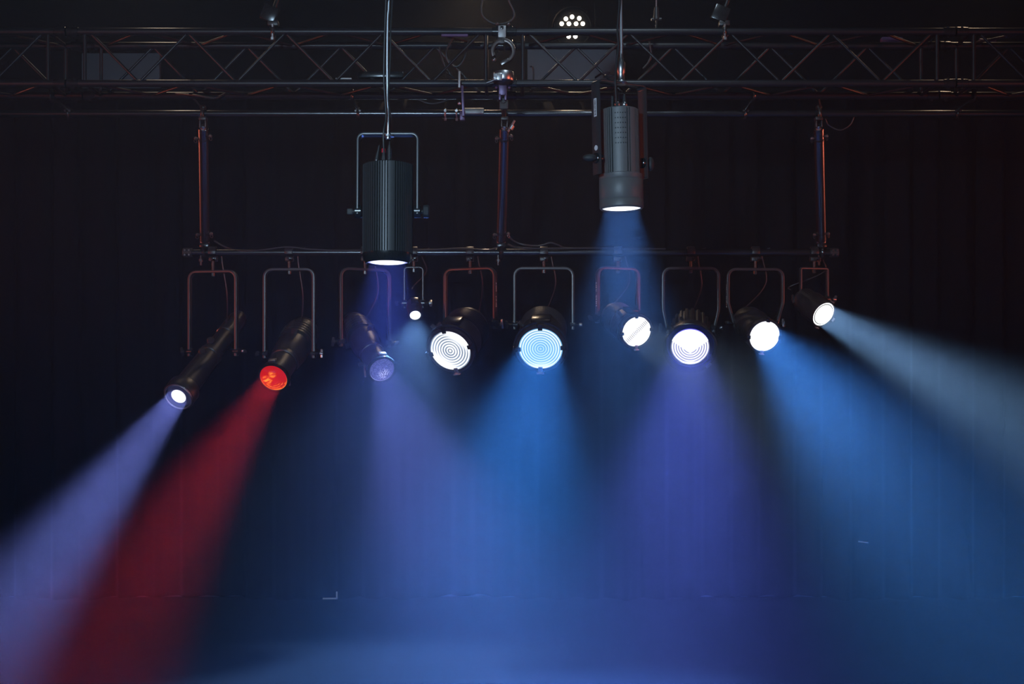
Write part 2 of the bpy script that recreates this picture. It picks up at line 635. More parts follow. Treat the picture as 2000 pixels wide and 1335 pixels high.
truss_section(X(-738), X(130), 'end length of black box truss running out past the first joint', 0)
truss_section(X(130), X(985), 'black box truss length above the first hanging pole and the finned downlight', 0)
truss_section(X(985), X(1866), 'black box truss length in front of the bright cluster lamp', 0)
truss_section(X(1866), X(2734), 'black box truss length past the last joint beyond the third pole', 0)

# pipe slung under the truss
YP = 8.2
ZP = P(0, 222, YP).z
RP = 0.0225
bp_ = thing('upper_pipe', 'long black pipe slung straight under the truss that the three poles hang from', 'pipe', (0, YP, ZP))
MB().cyl((X(-160, YP), YP, ZP), (X(2160, YP), YP, ZP), RP, seg=24, bev=0.002).build('tube', M['pole'], bp_)
# hooks holding the pipe to the truss's rear lower chord
for px in (135, 700, 1455, 1868):
    x = X(px, YP)
    h = thing('pipe_hanger', {135: 'black pipe hanger under the first truss joint', 700: 'black pipe hanger just before the finned downlight cable',
                              1455: 'black pipe hanger under the plain truss stretch past the downlight with the barcode', 1868: 'black pipe hanger under the last truss joint'}[px],
              'hanger', (x, YP, ZP), 'pipe hangers')
    f = MB()
    f.ring(Matrix.Translation((x, YP, ZP)) @ Matrix.Rotation(PI / 2, 4, 'Y'), RP + 0.0085, 0.008)
    f.build('lower_ring', M['blackgloss'], h)
    f = MB()
    f.ring(Matrix.Translation((x, YB, ZB)) @ Matrix.Rotation(PI / 2, 4, 'Y'), RCH + (0.0145 if px in (135, 1868) else 0.0085), 0.008)
    f.build('upper_ring', M['blackgloss'], h)
    f = MB()
    f.cyl((x, YB, ZB - 0.02), (x, YP, ZP + 0.02), 0.010, seg=12)
    f.build('link', M['blackgloss'], h)
    for s in (-1, 1):
        MB().cyl((x + s * 0.013, YP - 0.028, ZP + 0.01), (x + s * 0.013, YP - 0.044, ZP + 0.01), 0.006, seg=8).build('bolt', M['steel_dark'], h)

# ------------------------------------------------------------------ fixture pipe and hanging poles
YL = 8.7
ZL = P(0, 493, YL).z
lp = thing('lighting_pipe', 'long black pipe that the ten stage lamps are clamped under', 'pipe', (0, YL, ZL))
MB().cyl((X(372, YL), YL, ZL), (X(1622, YL), YL, ZL), 0.0245, seg=28, bev=0.002).build('tube', M['pole'], lp)
for px0, px1 in ((358, 376), (1620, 1637)):
    MB().cyl((X(px0, YL), YL, ZL), (X(px1, YL), YL, ZL), 0.030, seg=24, bev=0.003).build('end_cap', M['rubber'], lp)
    for f_ in (0.3, 0.75):
        xb_ = X(px0 + (px1 - px0) * f_, YL)
        for dz in (-0.018, 0.012):
            MB().cyl((xb_, YL - 0.022, ZL + dz), (xb_, YL - 0.040, ZL + dz), 0.006, seg=8).build('end_bolt', M['steel_dark'], lp)


def pole(px_top, px_bot, label, tilt):
    top, bot = P(px_top, 250, YP), P(px_bot, 470, YL)
    t = thing('hanging_pole', label, 'pole', bot, 'poles carrying the lighting pipe')
    d = (top - bot).normalized()
    R = 0.031
    MB().cyl(bot, top, R, seg=36, bev=0.003).build('tube', M['pole_tube'], t)
    L = (top - bot).length
    for f0, f1, rr in ((0.07, 0.085, R + 0.003), (0.90, 0.915, R + 0.003)):
        MB().cyl(bot + d * L * f0, bot + d * L * f1, rr, seg=28, bev=0.001).build('band', M['blackgloss'], t)
    c = MB().cyl(bot - d * 0.042, bot + d * 0.006, 0.029, seg=28, bev=0.003).build('collar', M['steel'], t, label='bare metal collar')
    c = MB().cyl(top - d * 0.004, top + d * 0.02, 0.020, seg=20, bev=0.003).build('top_stud', M['steel'], t)
    # clevis up to the pipe
    q = MB()
    for s in (-1, 1):
        q.box(top + d * 0.035 + Vector((s * 0.017, 0, 0)), (0.008, 0.04, 0.06), bev=0.002)
    q.box(top + d * 0.062, (0.045, 0.05, 0.02), bev=0.003)
    q.build('clevis', M['black'], t)
    q = MB()
    q.ring(Matrix.Translation((top.x, YP, ZP)) @ Matrix.Rotation(PI / 2, 4, 'Y'), RP + 0.0115, 0.011)
    q.box((top.x, YP - 0.005, ZP + 0.038), (0.03, 0.05, 0.02), bev=0.003)
    q.build('pipe_clamp', M['black'], t)
    # coupler around the lighting pipe
    q = MB()
    q.ring(Matrix.Translation((bot.x, YL, ZL)) @ Matrix.Rotation(PI / 2, 4, 'Y'), 0.038, 0.013)
    q.box((bot.x, YL, ZL + 0.045), (0.060, 0.055, 0.030), bev=0.004)
    q.build('pipe_coupler', M['blackgloss'], t)
    q = MB()
    q.cyl((bot.x - 0.02, YL - 0.02, ZL - 0.085), (bot.x - 0.02, YL - 0.02, ZL - 0.02), 0.007, seg=10)
    q.cyl((bot.x - 0.02, YL - 0.02, ZL - 0.06), (bot.x - 0.02, YL - 0.02, ZL - 0.045), 0.014, seg=6)
    q.build('clamp_bolt', M['bolt'], t)
    # quick-release pins with rings, top and bottom
    for f0, s in ((0.065, 1), (0.055, -1), (0.93, 1), (0.91, -1)):
        p = bot + d * L * f0
        q = MB()
        q.cyl(p + Vector((s * (R - 0.004), -0.01, 0)), p + Vector((s * (R + 0.014), -0.01, 0)), 0.006, seg=10)
        q.ball(p + Vector((s * (R + 0.014), -0.01, 0)), 0.011)
        q.ring(Matrix.Translation(p + Vector((s * (R + 0.016), -0.01, -0.016))) @ Matrix.Rotation(PI / 2, 4, 'X') @ Matrix.Rotation(0.9, 4, 'Y'), 0.011, 0.0015, seg=16, s2=6)
        q.build('release_pin', M['steel_dark'], t)
    return t


pole(397, 400, 'black hanging pole above the long slim lamp at the pipe end', 0)
mp = pole(985, 979, 'black hanging pole in the middle below the open claw clamp', 0)
pole(1599, 1604, 'black hanging pole at the pipe end above the small lamp with square yoke', 0)
q = MB()
a_, b_ = P(1003, 237, YP), P(994, 262, YP)
q.cyl(P(1005, 235, YP - .04), P(992, 257, YP - .04), 0.008, seg=10)
q.cyl(P(1001, 245, YP - .04), P(997, 252, YP - .04), 0.016, seg=12)
q.build('lever', M['steel'], mp)

# ------------------------------------------------------------------ stage lamps
STAGE = 'stage lamps under the lighting pipe'


def axis_frame(front, pivot):
    d = (front - pivot).normalized()
    return Matrix.Translation(front) @ ortho(d).to_4x4(), d


def build_clamp(t, x, y_top, knob=True, wide=0.05):
    """hook clamp around the lighting pipe down to the yoke top"""
    q = MB()
    pts = []
    for i in range(15):
        a = -PI * 0.35 + i / 14 * PI * 1.45
        pts.append((math.cos(a) * 0.034, math.sin(a) * 0.034))
    R = Matrix(((0, -1, 0), (1, 0, 0), (0, 0, 1)))
    q.bar(pts, 0.012, wide, R, (x, YL, ZL), bev=0.002)
    q.box((x, YL + 0.012, ZL - 0.043), (wide, 0.055, 0.026), bev=0.003)
    q.cyl((x, YL, ZL - 0.045), (x, YL, y_top - 0.012), 0.008, seg=12)
    q.build('hook_clamp', M['black'], t)
    q = MB()
    q.cyl((x, YL, y_top - 0.030), (x, YL, y_top - 0.006), 0.011, seg=6)
    q.cyl((x, YL, y_top - 0.008), (x, YL, y_top - 0.004), 0.018, seg=16)
    q.build('yoke_bolt', M['bolt'], t)
    q = MB()
    q.cyl((x + 0.012, YL - 0.02, ZL - 0.05), (x + 0.012, YL - 0.075, ZL - 0.045), 0.006, seg=10)
    q.box((x + 0.012, YL - 0.08, ZL - 0.045), (0.03, 0.008, 0.012), bev=0.002)
    q.build('wing_bolt', M['blackgloss'], t)


def stage_lamp(name, label, yx, yw, ytop, piv, front, dY, yaw, kind, R, lens, beam, ywid=0.040, ythk=0.017, rad=0.05, pinch=None, mat='black', clamp_x=None, axis_px=None, marks=0):
    """yx, yw: yoke centre and width in survey pixels at the pipe; piv: pivot row; front: survey pixel of the lens centre, dY nearer than the pipe"""
    s = YL / F
    pv = P(yx, piv, YL)
    fr = P(front[0], front[1], YL - dY)
    M4, d = axis_frame(fr, P(axis_px, piv, YL) if axis_px else pv)
    top = P(0, ytop, YL).z
    t = thing(name, label, 'stage light', (pv.x, YL, top), STAGE)
    W = yw * s
    RY = Matrix.Rotation(yaw, 3, 'Z')
    b = MB()
    pin = (pinch[0] * s, pinch[1] * s) if pinch else None
    if pin:
        pin = (P(0, pinch[0], YL).z - pv.z, pinch[1] * s)
    b.bar(u_path(W, top - pv.z, -0.03, rad, pin), ythk, ywid, RY, pv, bev=0.0012)
    yk = b.build('yoke', M['yoke'], t)
    if marks:                                # worn pale lettering on the outer face of one yoke leg
        q = MB()
        zz = (top - pv.z) - 0.10
        rnd = random.Random(int(yx))
        for i in range(13):
            h = rnd.choice((0.006, 0.009, 0.012))
            if i not in (5, 6):
                q.box(pv + RY @ Vector((marks * (W / 2 + ythk / 2 + 0.0003), 0.002 * rnd.random(), zz)), (0.0008, rnd.choice((0.010, 0.014)), h * 0.8), RY)
            zz -= h + 0.003
        q.build('lettering', M['white'], yk, smooth=0, label='worn pale lettering')
    hw = (pin[1] if pin else W / 2)
    ux = RY @ Vector((1, 0, 0))
    for sd in (-1, 1):
        e = pv + ux * (sd * hw)
        q = MB()
        q.cyl(e - ux * (sd * 0.022), e + ux * (sd * 0.016), 0.024, seg=20, bev=0.003)
        q.cyl(e + ux * (sd * 0.016), e + ux * (sd * 0.045), 0.006, seg=10)
        q.build('pivot', M['blackgloss'], t)
        q = MB()
        kx = e + ux * (sd * 0.052)
        q.box(kx, (0.016, 0.014, 0.060), RY @ Matrix.Rotation(0.5 * sd + yx * 0.01, 3, 'X'), bev=0.004)
        q.cyl(e + ux * (sd * 0.040), e + ux * (sd * 0.060), 0.012, seg=12)
        q.build('tilt_knob', M['steel'] if sd > 0 else M['rubber'], t)
    build_clamp(t, clamp_x if clamp_x is not None else pv.x, top)
    L = (fr - pv).length
    T = lambda z: M4 @ Matrix.Translation((0, 0, z))
    if kind == 'fresnel':
        B = R * 1.10
        b = MB()
        zb = -(L + 0.05)
        prof = [(0, -0.05), (B * 0.97, -0.05), (B, -0.035), (B, -0.006), (R * 1.04, 0.004), (R * 1.04, -0.012), (R * 0.98, -0.012)]
        prof = [(R * 0.99, -0.014), (R * 0.99, 0.006), (R * 1.12, 0.006), (R * 1.14, 0.0), (R * 1.14, -0.030), (B, -0.036), (B, -0.17), (B * 0.96, -0.175), (B * 0.90, -0.20)]
        z = -0.20
        fins = []
        for i in range(7):
            fins += [(B * 0.90, z), (B * 0.90, z - 0.007), (B * 0.99, z - 0.009), (B * 0.99, z - 0.014)]
            z -= 0.019
        prof += fins + [(B * 0.88, z), (B * 0.84, z - 0.05), (B * 0.6, z - 0.075), (0, z - 0.08)]
        b.lathe(M4, prof, 64, close=False)
        body = b.build('housing', M[mat], t)
        q = MB()
        q.box(M4 @ Vector((0, B * 0.98, -0.115)), (B * 0.8, 0.03, 0.10), M4.to_3x3(), bev=0.006)
        q.build('cap_plate', M['blackgloss'], body)
        q = MB()
        q.lathe(M4, [(R * 1.14, -0.026), (R * 1.24, -0.026), (R * 1.24, -0.012), (R * 1.14, -0.012)], 64)
        q.build('filter_frame_holder', M['blackgloss'], t)
        for ang in (90, 2, -92, 182):
            a = math.radians(ang + (8 if yaw else 0))
            c = Vector((math.cos(a), math.sin(a), 0))
            q = MB()
            Rr = M4.to_3x3() @ Matrix.Rotation(a, 3, 'Z')
            q.box(M4 @ (c * R * 1.06 + Vector((0, 0, 0.004))), (R * 0.34, R * 0.20, 0.012), Rr, bev=0.002)
            q.box(M4 @ (c * R * 1.20 + Vector((0, 0, 0.010))), (R * 0.06, R * 0.34, 0.020), Rr, bev=0.002)
            q.build('holder_clip', M['steel'] if ang in (-92,) else M['blackgloss'], t)
        lprof = [(0, 0.012)]
        for i in range(9):
            r0, r1 = R * 0.97 * (i + 0.15) / 9, R * 0.97 * (i + 1) / 9
            lprof += [(r0, 0.010 - 0.001 * i / 3), (r1, 0.004 - 0.001 * i / 3)]
        lprof += [(R * 0.99, 0.0), (R * 0.99, -0.01), (0, -0.01)]
        kn = [(0.9, -0.10), (-0.7, -0.12)]
        q = MB()
        p0 = M4 @ Vector((-B * 0.72, B * 0.72, -0.09))
        q.cyl(p0, p0 + M4.to_3x3() @ Vector((-0.03, 0.03, 0)), 0.012, seg=12, bev=0.002)
        q.build('focus_knob', M['rubber'], t)
    elif kind == 'ribbed':
        B = R * 1.22
        b = MB()
        prof = [(R * 0.99, -0.016), (R * 0.99, 0.004), (R * 1.10, 0.004), (B, -0.02), (B, -0.09), (B * 0.97, -0.10), (B * 0.86, -0.12)]
        b.lathe(M4, prof, 64, close=False)
        body = b.build('housing', M[mat], t)
        q = MB()                                   # rear housing with fins that run along the axis
        n = 120
        zs = (-0.11, -0.36)
        rows = []
        for z in zs:
            rows.append([q.b.verts.new(M4 @ Vector(((B * (0.86 if (i // 3) % 2 else 0.79)) * math.cos(2 * PI * i / n),
                                                    (B * (0.86 if (i // 3) % 2 else 0.79)) * math.sin(2 * PI * i / n), z))) for i in range(n)])
        for i in range(n):
            j = (i + 1) % n
            q.face([rows[0][i], rows[0][j], rows[1][j], rows[1][i]])
        q.face(rows[0]); q.face(rows[1])
        q.build('heat_sink', M[mat], t)
        MB().lathe(M4, [(0, -0.40), (B * 0.5, -0.395), (B * 0.78, -0.372), (B * 0.82, -0.355), (0, -0.355)], 48).build('rear_cap', M['blackgloss'], t)
        # round colour filter frame standing off in front of the housing
        q = MB()
        q.ring(T(0.03), R * 1.34, 0.006, seg=64, s2=8)
        fr_ = q.build('filter_frame', M['blackgloss'], t)
        q = MB()
        q.lathe(T(0.03), [(R * 1.02, 0), (R * 1.34, 0), (R * 1.34, 0.001), (R * 1.02, 0.001)], 64)
        q.build('filter_rim', glass_mat('violet_filter_rim', (0.42, 0.40, 0.95)), fr_)
        for ang in (45, 135, -45, 225):
            a = math.radians(ang)
            q = MB()
            c = Vector((math.cos(a), math.sin(a), 0))
            q.box(M4 @ (c * R * 1.34 + Vector((0, 0, 0.018))), (R * 0.10, R * 0.32, 0.05), M4.to_3x3() @ Matrix.Rotation(a, 3, 'Z'), bev=0.002)
            q.build('holder_clip', M['blackgloss'] if ang > 0 else M['black'], t)
        lprof = [(0, 0.010)]
        for i in range(8):
            r0, r1 = R * 0.97 * (i + 0.15) / 8, R * 0.97 * (i + 1) / 8
            lprof += [(r0, 0.008), (r1, 0.003)]
        lprof += [(R * 0.99, 0.0), (R * 0.99, -0.01), (0, -0.01)]
    elif kind == 'par':
        B = R * 1.10
        b = MB()
        prof = [(R * 0.99, -0.014), (R * 0.99, 0.006), (R * 1.10, 0.006), (R * 1.12, 0), (R * 1.12, -0.03), (B, -0.036), (B, -0.20), (B * 1.02, -0.205),
                (B * 1.02, -0.215), (B * 0.98, -0.22), (B * 0.96, -0.30), (B * 0.80, -0.36), (B * 0.5, -0.385), (0, -0.39)]
        b.lathe(M4, prof, 56, close=False)
        b.build('housing', M[mat], t)
        for ang in (84, -4, -94, 184):
            a = math.radians(ang)
            c = Vector((math.cos(a), math.sin(a), 0))
            q = MB()
            Rr = M4.to_3x3() @ Matrix.Rotation(a, 3, 'Z')
            q.box(M4 @ (c * R * 1.04 + Vector((0, 0, 0.006))), (R * 0.22, R * 0.24, 0.010), Rr, bev=0.002)
            q.box(M4 @ (c * R * 1.16 + Vector((0, 0, 0.010))), (R * 0.06, R * 0.34, 0.022), Rr, bev=0.002)
            q.build('holder_clip', M['steel'] if ang == -94 else M['blackgloss'], t)
        lprof = [(0, 0.018), (R * 0.5, 0.014), (R * 0.85, 0.006), (R * 0.99, 0.0), (R * 0.99, -0.01), (0, -0.01)]
    elif kind == 'smallpar':
        B = R * 1.12
        b = MB()
        prof = [(R * 1.0, -0.014), (R * 1.0, 0.006), (R * 1.10, 0.006), (R * 1.12, 0), (R * 1.12, -0.025), (B, -0.03), (B, -0.13), (B * 0.9, -0.15), (B * 0.86, -0.22), (B * 0.6, -0.25), (0, -0.255)]
        b.lathe(M4, prof, 48, close=False)
        body = b.build('housing', M[mat], t)
        q = MB()
        for i in range(7):
            for j in range(4):
                a = math.radians(60 + i * 10)
                q.cyl(M4 @ Vector((B * 0.80 * math.cos(a), B * 0.80 * math.sin(a), -0.16 - j * 0.016)),
                      M4 @ Vector((B * 0.90 * math.cos(a), B * 0.90 * math.sin(a), -0.16 - j * 0.016)), 0.004, seg=8)
        q.build('vent_studs', M['blackgloss'], body)
        for ang in (70, -20, -100):
            a = math.radians(ang)
            c = Vector((math.cos(a), math.sin(a), 0))
            MB().box(M4 @ (c * R * 1.18 + Vector((0, 0, 0.004))), (R * 0.10, R * 0.30, 0.022), M4.to_3x3() @ Matrix.Rotation(a, 3, 'Z'), bev=0.002).build('holder_clip', M['steel'], t)
        lprof = [(0, 0.012), (R * 0.6, 0.009), (R * 0.98, 0.0), (R * 0.98, -0.01), (0, -0.01)]
    elif kind == 'mini':
        B = R * 1.2
        b = MB()
        prof = [(R * 1.0, -0.012), (R * 1.0, 0.004), (R * 1.22, 0.004), (R * 1.28, -0.004), (R * 1.28, -0.02), (B, -0.03), (B * 1.15, -0.07), (B * 1.15, -0.12), (B * 0.7, -0.14), (0, -0.145)]
        b.lathe(M4, prof, 36, close=False)
        b.build('housing', M[mat], t)
        q = MB()
        q.box(M4 @ Vector((0, B * 1.2, -0.09)), (0.05, 0.02, 0.05), M4.to_3x3(), bev=0.003)
        q.build('terminal_box', M['blackgloss'], t)
        lprof = [(0, 0.008), (R * 0.7, 0.005), (R * 0.98, 0.0), (R * 0.98, -0.01), (0, -0.01)]
    elif kind == 'long':
        B = R * 0.95
        b = MB()
        prof = [(R * 0.99, -0.02), (R * 0.99, 0.012), (R * 1.16, 0.012), (R * 1.20, 0.004), (R * 1.20, -0.075), (R * 1.14, -0.085), (B, -0.09), (B * 0.88, -0.45), (B * 0.95, -0.455), (B * 0.95, -0.49), (B * 0.82, -0.495),
                (B * 0.74, -0.72), (B * 0.80, -0.725), (B * 0.76, -0.93), (B * 0.58, -0.98), (0, -0.99)]
        b.lathe(M4, prof, 56, close=False)
        body = b.build('barrel', M[mat], t)
        q = MB()
        q.box(M4 @ Vector((0.012, B * 0.935, -0.28)), (0.007, 0.006, 0.34), M4.to_3x3() @ Matrix.Rotation(-0.02, 3, 'X'), bev=0.001)
        q.box(M4 @ Vector((0.012, B * 0.785, -0.60)), (0.007, 0.006, 0.20), M4.to_3x3(), bev=0.001)
        q.box(M4 @ Vector((0.012, B * 0.785, -0.83)), (0.007, 0.006, 0.18), M4.to_3x3(), bev=0.001)
        q.build('focus_slot', M['rubber'], body)
        for z in (-0.40, -0.53):
            q = MB()
            p0 = M4 @ Vector((0.004, B * 0.84, z))
            q.cyl(p0, p0 + M4.to_3x3() @ Vector((0, 0.03, 0)), 0.026, 0.022, seg=18, bev=0.003)
            q.build('focus_knob', M['rubber'], t)
        lprof = [(0, 0.016), (R * 0.5, 0.012), (R * 0.8, 0.002), (R * 0.99, -0.012), (R * 0.99, -0.02), (0, -0.02)]
        gl = MB().ring(T(0.014), R * 1.06, 0.005, seg=56, s2=8).build('glass_rim', M['steel'], t)
    else:                                   # profile spot: rear lamp house, shutter gate, lens barrel
        B = R * 1.0
        b = MB()
        prof = [(R * 0.97, -0.02), (R * 0.97, 0.0), (R * 1.04, 0.0), (R * 1.04, -0.06), (B * 0.94, -0.065), (B * 0.94, -0.20), (B * 1.02, -0.205), (B * 1.02, -0.235)]
        b.lathe(M4, prof, 48)
        b.build('lens_barrel', M[mat], t)
        b = MB()
        b.lathe(M4, [(0, -0.225), (B * 1.0, -0.225), (B * 1.10, -0.26), (B * 1.20, -0.36), (B * 1.18, -0.42), (0, -0.42)], 48)
        g_ = b.build('shutter_barrel', M[mat], t)
        for a in (75, 200):
            a = math.radians(a)
            q = MB()
            Rr = M4.to_3x3() @ Matrix.Rotation(a, 3, 'Z')
            q.box(M4 @ Vector((math.cos(a) * B * 1.32, math.sin(a) * B * 1.32, -0.40)), (B * 0.5, 0.04, 0.005), Rr, bev=0.002)
            q.build('shutter_blade', M['steel_dark'], t)
        b = MB()
        prof = [(0, -0.42), (B * 1.08, -0.42), (B * 1.22, -0.45)]
        z = -0.45
        for i in range(5):
            prof += [(B * 1.25, z), (B * 1.25, z - 0.016), (B * 1.15, z - 0.018), (B * 1.15, z - 0.026)]
            z -= 0.028
        prof += [(B * 1.18, z - 0.02), (B * 0.95, z - 0.08), (B * 0.5, z - 0.11), (0, z - 0.115)]
        b.lathe(M4, prof, 48)
        lh = b.build('lamp_house', M[mat], t)
        q = MB()
        for i in range(4):
            for j in range(2):
                a = math.radians(106 + j * 44)
                q.box(M4 @ Vector((math.cos(a) * B * 1.21, math.sin(a) * B * 1.21, -0.47 - i * 0.03)), (0.02, 0.045, 0.012), M4.to_3x3() @ Matrix.Rotation(a, 3, 'Z'), bev=0.002)
        q.build('vent_slots', M['rubber'], lh)
        p0 = M4 @ Vector((-B * 0.2, -B * 1.1, -0.30))
        MB().cyl(p0, p0 + Vector((0.012, -0.02, -0.11)), 0.006, seg=10, bev=0.001).build('shutter_handle', M['steel_dark'], t)
        q = MB()
        q.box(M4 @ Vector((0, B * 1.12, -0.045)), (0.05, 0.018, 0.03), M4.to_3x3(), bev=0.003)
        q.build('filter_clip', M['steel'], t)
        q = MB()
        q.lathe(M4, [(R * 1.0, -0.012), (R * 1.16, -0.012), (R * 1.16, 0.002), (R * 1.0, 0.002)], 48)
        q.build('filter_frame_holder', M['blackgloss'], t)
        p0 = M4 @ Vector((-B * 0.8, -B * 0.5, -0.16))
        MB().cyl(p0, p0 + M4.to_3x3() @ Vector((-0.035, -0.01, 0)), 0.012, seg=12, bev=0.002).build('focus_knob', M['rubber'], t)
        lprof = [(0, 0.014), (R * 0.5, 0.011), (R * 0.8, 0.004), (R * 0.97, -0.004), (R * 0.97, -0.015), (0, -0.015)]
    lm = lens_mat(name + '_lens', R, *lens)
    q = MB()
    q.lathe(Matrix.Identity(4), lprof, 64)
    q.build('lens', lm, t, M4=M4, smooth=20)
    # the lamp's own light leaves through the lens
    if beam:
        col, pw, ang, f = beam[:4]
        pw *= BEAM
        aim = fr + d
        if len(beam) > 4 and beam[4] is not None:
            aim = fr + Vector(beam[4])
        if len(beam) > 5:
            add_light('lamp_beam', 'SPOT', fr + d * 0.03, aim + d * 0.03, col, pw, R * f, ang, 0.95, parent=t)
        else:
            add_light('lamp_beam', 'AREA', fr + d * 0.03, aim + d * 0.03, col, pw, 2 * R * f, ang, parent=t)
    # mains lead from the rear of the housing up to the pipe
    rear = M4 @ Vector((0, 0.0, -(L + 0.16)))
    cx = pv.x + 0.05
    lead = smooth_path([rear, rear + Vector((0.01, 0.06, 0.03)), Vector((cx + 0.03, YL + 0.06, (rear.z + ZL) / 2)), Vector((cx, YL + 0.03, ZL - 0.01)), Vector((cx + 0.05, YL + 0.015, ZL + 0.033))], 8)
    MB().tube(lead, 0.004, 8).build('power_lead', M['cable'], t)
    return t, M4


W1 = (1, 1, 1)
px = YL / F
stage_lamp('profile_spotlight', 'long slim black barrel lamp at the pipe end throwing a lavender beam', 416, 96, 530, 686, (350, 772), 0.42, -0.17, 'long', 0.084,
           ('core', (0.05, 0.05, 0.14), (0.93, 0.95, 1.0), 0.35, 3.0), ((0.23, 0.29, 1.0), 46, 21, 0.8))
stage_lamp('profile_spotlight', 'profile lamp with the red lens throwing a red beam', 565, 97, 526, 690, (534, 738), 0.27, -0.06, 'ers', 0.092,
           ('red', (0.85, 0.012, 0.015), (1.0, 0.26, 0.03), 0.62, 1.3, 6), ((1.0, 0.025, 0.05), 14, 22, 0.8))
stage_lamp('profile_spotlight', 'profile lamp with frosted violet lens under the finned downlight', 713, 98, 526, 668, (746, 722), 0.30, 0.40, 'ers', 0.082,
           ('texture', (0.13, 0.14, 0.50), (0.70, 0.68, 1.0), 0.35, 0.9), ((0.19, 0.25, 1.0), 36, 34, 0.8, (.095, -.30, -.187)))
stage_lamp('mini_spotlight', 'tiny stage lamp with narrow yoke, smallest on the pipe', 808, 36, 522, 592, (811, 615), 0.10, 0.0, 'mini', 0.036,
           ('disc', (0.75, 0.85, 1.0), (1, 1, 1), 1.0, 3.0), ((0.20, 0.46, 1.0), 470, 80, 1.0, (0.0, -0.80, -1.0), 'SPOT'), ywid=0.022, ythk=0.009, rad=0.022)
stage_lamp('fresnel_spotlight', 'large ringed-lens lamp glowing plain white next to the tiny lamp', 918, 106, 525, 634, (880, 684), 0.32, -0.40, 'fresnel', 0.136,
           ('fresnel', (0.20, 0.30, 0.45), (1, 1, 1), 0.62, 1.5, 8), ((0.10, 0.24, 1.0), 10, 110, 0.9), marks=1)
stage_lamp('fresnel_spotlight', 'large ringed-lens lamp with light blue lens and broad blue beam', 1062, 114, 524, 634, (1056, 680), 0.34, 0.0, 'fresnel', 0.140,
           ('fresnel_even', (0.14, 0.50, 0.85), (0.92, 0.98, 1.0), 0.85, 1.25, 9), ((0.045, 0.27, 1.0), 46, 28, 0.95, (-0.035, -0.34, -0.15)))
stage_lamp('fresnel_spotlight', 'ringed-lens lamp with warm white lens and faint grey beam below the barcode downlight', 1207, 88, 524, 622, (1243, 647), 0.28, 0.38, 'fresnel', 0.098,
           ('fresnel_hot', (0.60, 0.57, 0.54), (1, 0.99, 0.97), 0.7, 1.4, 9), ((0.42, 0.66, 1.0), 5.0, 30, 0.9), marks=-1)
stage_lamp('led_fresnel_spotlight', 'ribbed lamp with violet-rimmed filter and violet-blue beam', 1349, 108, 524, 640, (1348, 676), 0.30, 0.0, 'ribbed', 0.122,
           ('fresnel_wedge', (0.10, 0.09, 0.35), (0.97, 0.97, 1.0), 0.35, 1.5, 8), ((0.12, 0.18, 1.0), 38, 27, 0.95), pinch=(606, 44))
stage_lamp('par_can', 'smooth black can lamp with blank white lens and blue beam', 1475, 108, 526, 630, (1493, 656), 0.27, 0.05, 'par', 0.100,
           ('disc', (0.9, 0.95, 1.0), (1, 1, 1), 1.4, 2.2), ((0.06, 0.29, 1.0), 60, 37, 0.95, (.05, -.27, -.14)), pinch=(592, 40), axis_px=1463, marks=-1)
stage_lamp('par_can', 'small lamp with square-cornered yoke at the pipe end throwing a pale beam', 1590, 56, 524, 584, (1608, 613), 0.17, 0.21, 'smallpar', 0.082,
           ('ringline', (0.20, 0.21, 0.20), (1, 1, 0.98), 0.4, 1.9), ((0.27, 0.54, 1.0), 34, 26, 0.95, (.12, -.17, -.10)), ywid=0.026, ythk=0.013, rad=0.010, axis_px=1569)

# ------------------------------------------------------------------ downlights
def finned(M4, R, z0, z1, smooth_bands, n=64, depth=0.011):
    """round housing with fins along its length; smooth_bands are (centre, half width) angles left plain"""
    b = MB()
    pts = []
    plain = lambda a: any(abs((a - c + PI) % (2 * PI) - PI) < h for c, h in smooth_bands)
    for i in range(n):
        for f, deep in ((0.0, 0), (0.28, 0), (0.55, 0), (0.552, 1), (0.998, 1)):     # fin top, then groove
            a = 2 * PI * (i + f) / n
            r = R - depth if deep and not plain(2 * PI * (i + 0.77) / n) else R
            pts.append((r * math.cos(a), r * math.sin(a)))
    r0 = [b.b.verts.new(M4 @ Vector((x, y, z0))) for x, y in pts]
    r1 = [b.b.verts.new(M4 @ Vector((x, y, z1))) for x, y in pts]
    m = len(pts)
    for i in range(m):
        j = (i + 1) % m
        b.face([r0[i], r0[j], r1[j], r1[i]])
    b.face(r0)
    b.face(r1)
    return b


def down(fr, d, up_y):
    """frame for a lamp that points down: z up along the body, x to the side, -y towards the audience"""
    z = -Vector(d).normalized()
    x = Vector((math.cos(up_y), math.sin(up_y), 0))
    x = (x - z * x.dot(z)).normalized()
    y = z.cross(x)
    return Matrix.Translation(fr) @ Matrix((x, y, z)).transposed().to_4x4()


# finned downlight
Y1 = 6.0
s1 = Y1 / F
bt = P(757, 512, Y1)
d1 = thing('downlight', 'black finned cylinder downlight hanging on a wire rope, glowing violet-blue below', 'stage light', bt, 'downlights hanging in front of the truss')
M4 = down(bt, (0, -0.05, -1), 0.0)
R1 = 49 * s1
H1 = 190 * s1
finned(M4, R1, 16 * s1, H1, [(math.radians(-76), 0.15), (math.radians(-146), 0.08)], 60, 0.020).build('housing', M['anod'], d1, smooth=25)
MB().lathe(M4, [(0, H1), (R1 * 0.9, H1), (R1 * 0.85, H1 + 0.006), (0, H1 + 0.006)], 48).build('top_plate', M['blackgloss'], d1)
MB().lathe(M4, [(R1 * 0.82, -0.004), (R1 * 0.86, -0.006), (R1 * 0.97, 0.012), (R1 * 1.0, 16 * s1), (R1 * 0.8, 16 * s1), (R1 * 0.82, 0.0)], 56).build('lens_rim', M['blackgloss'], d1)
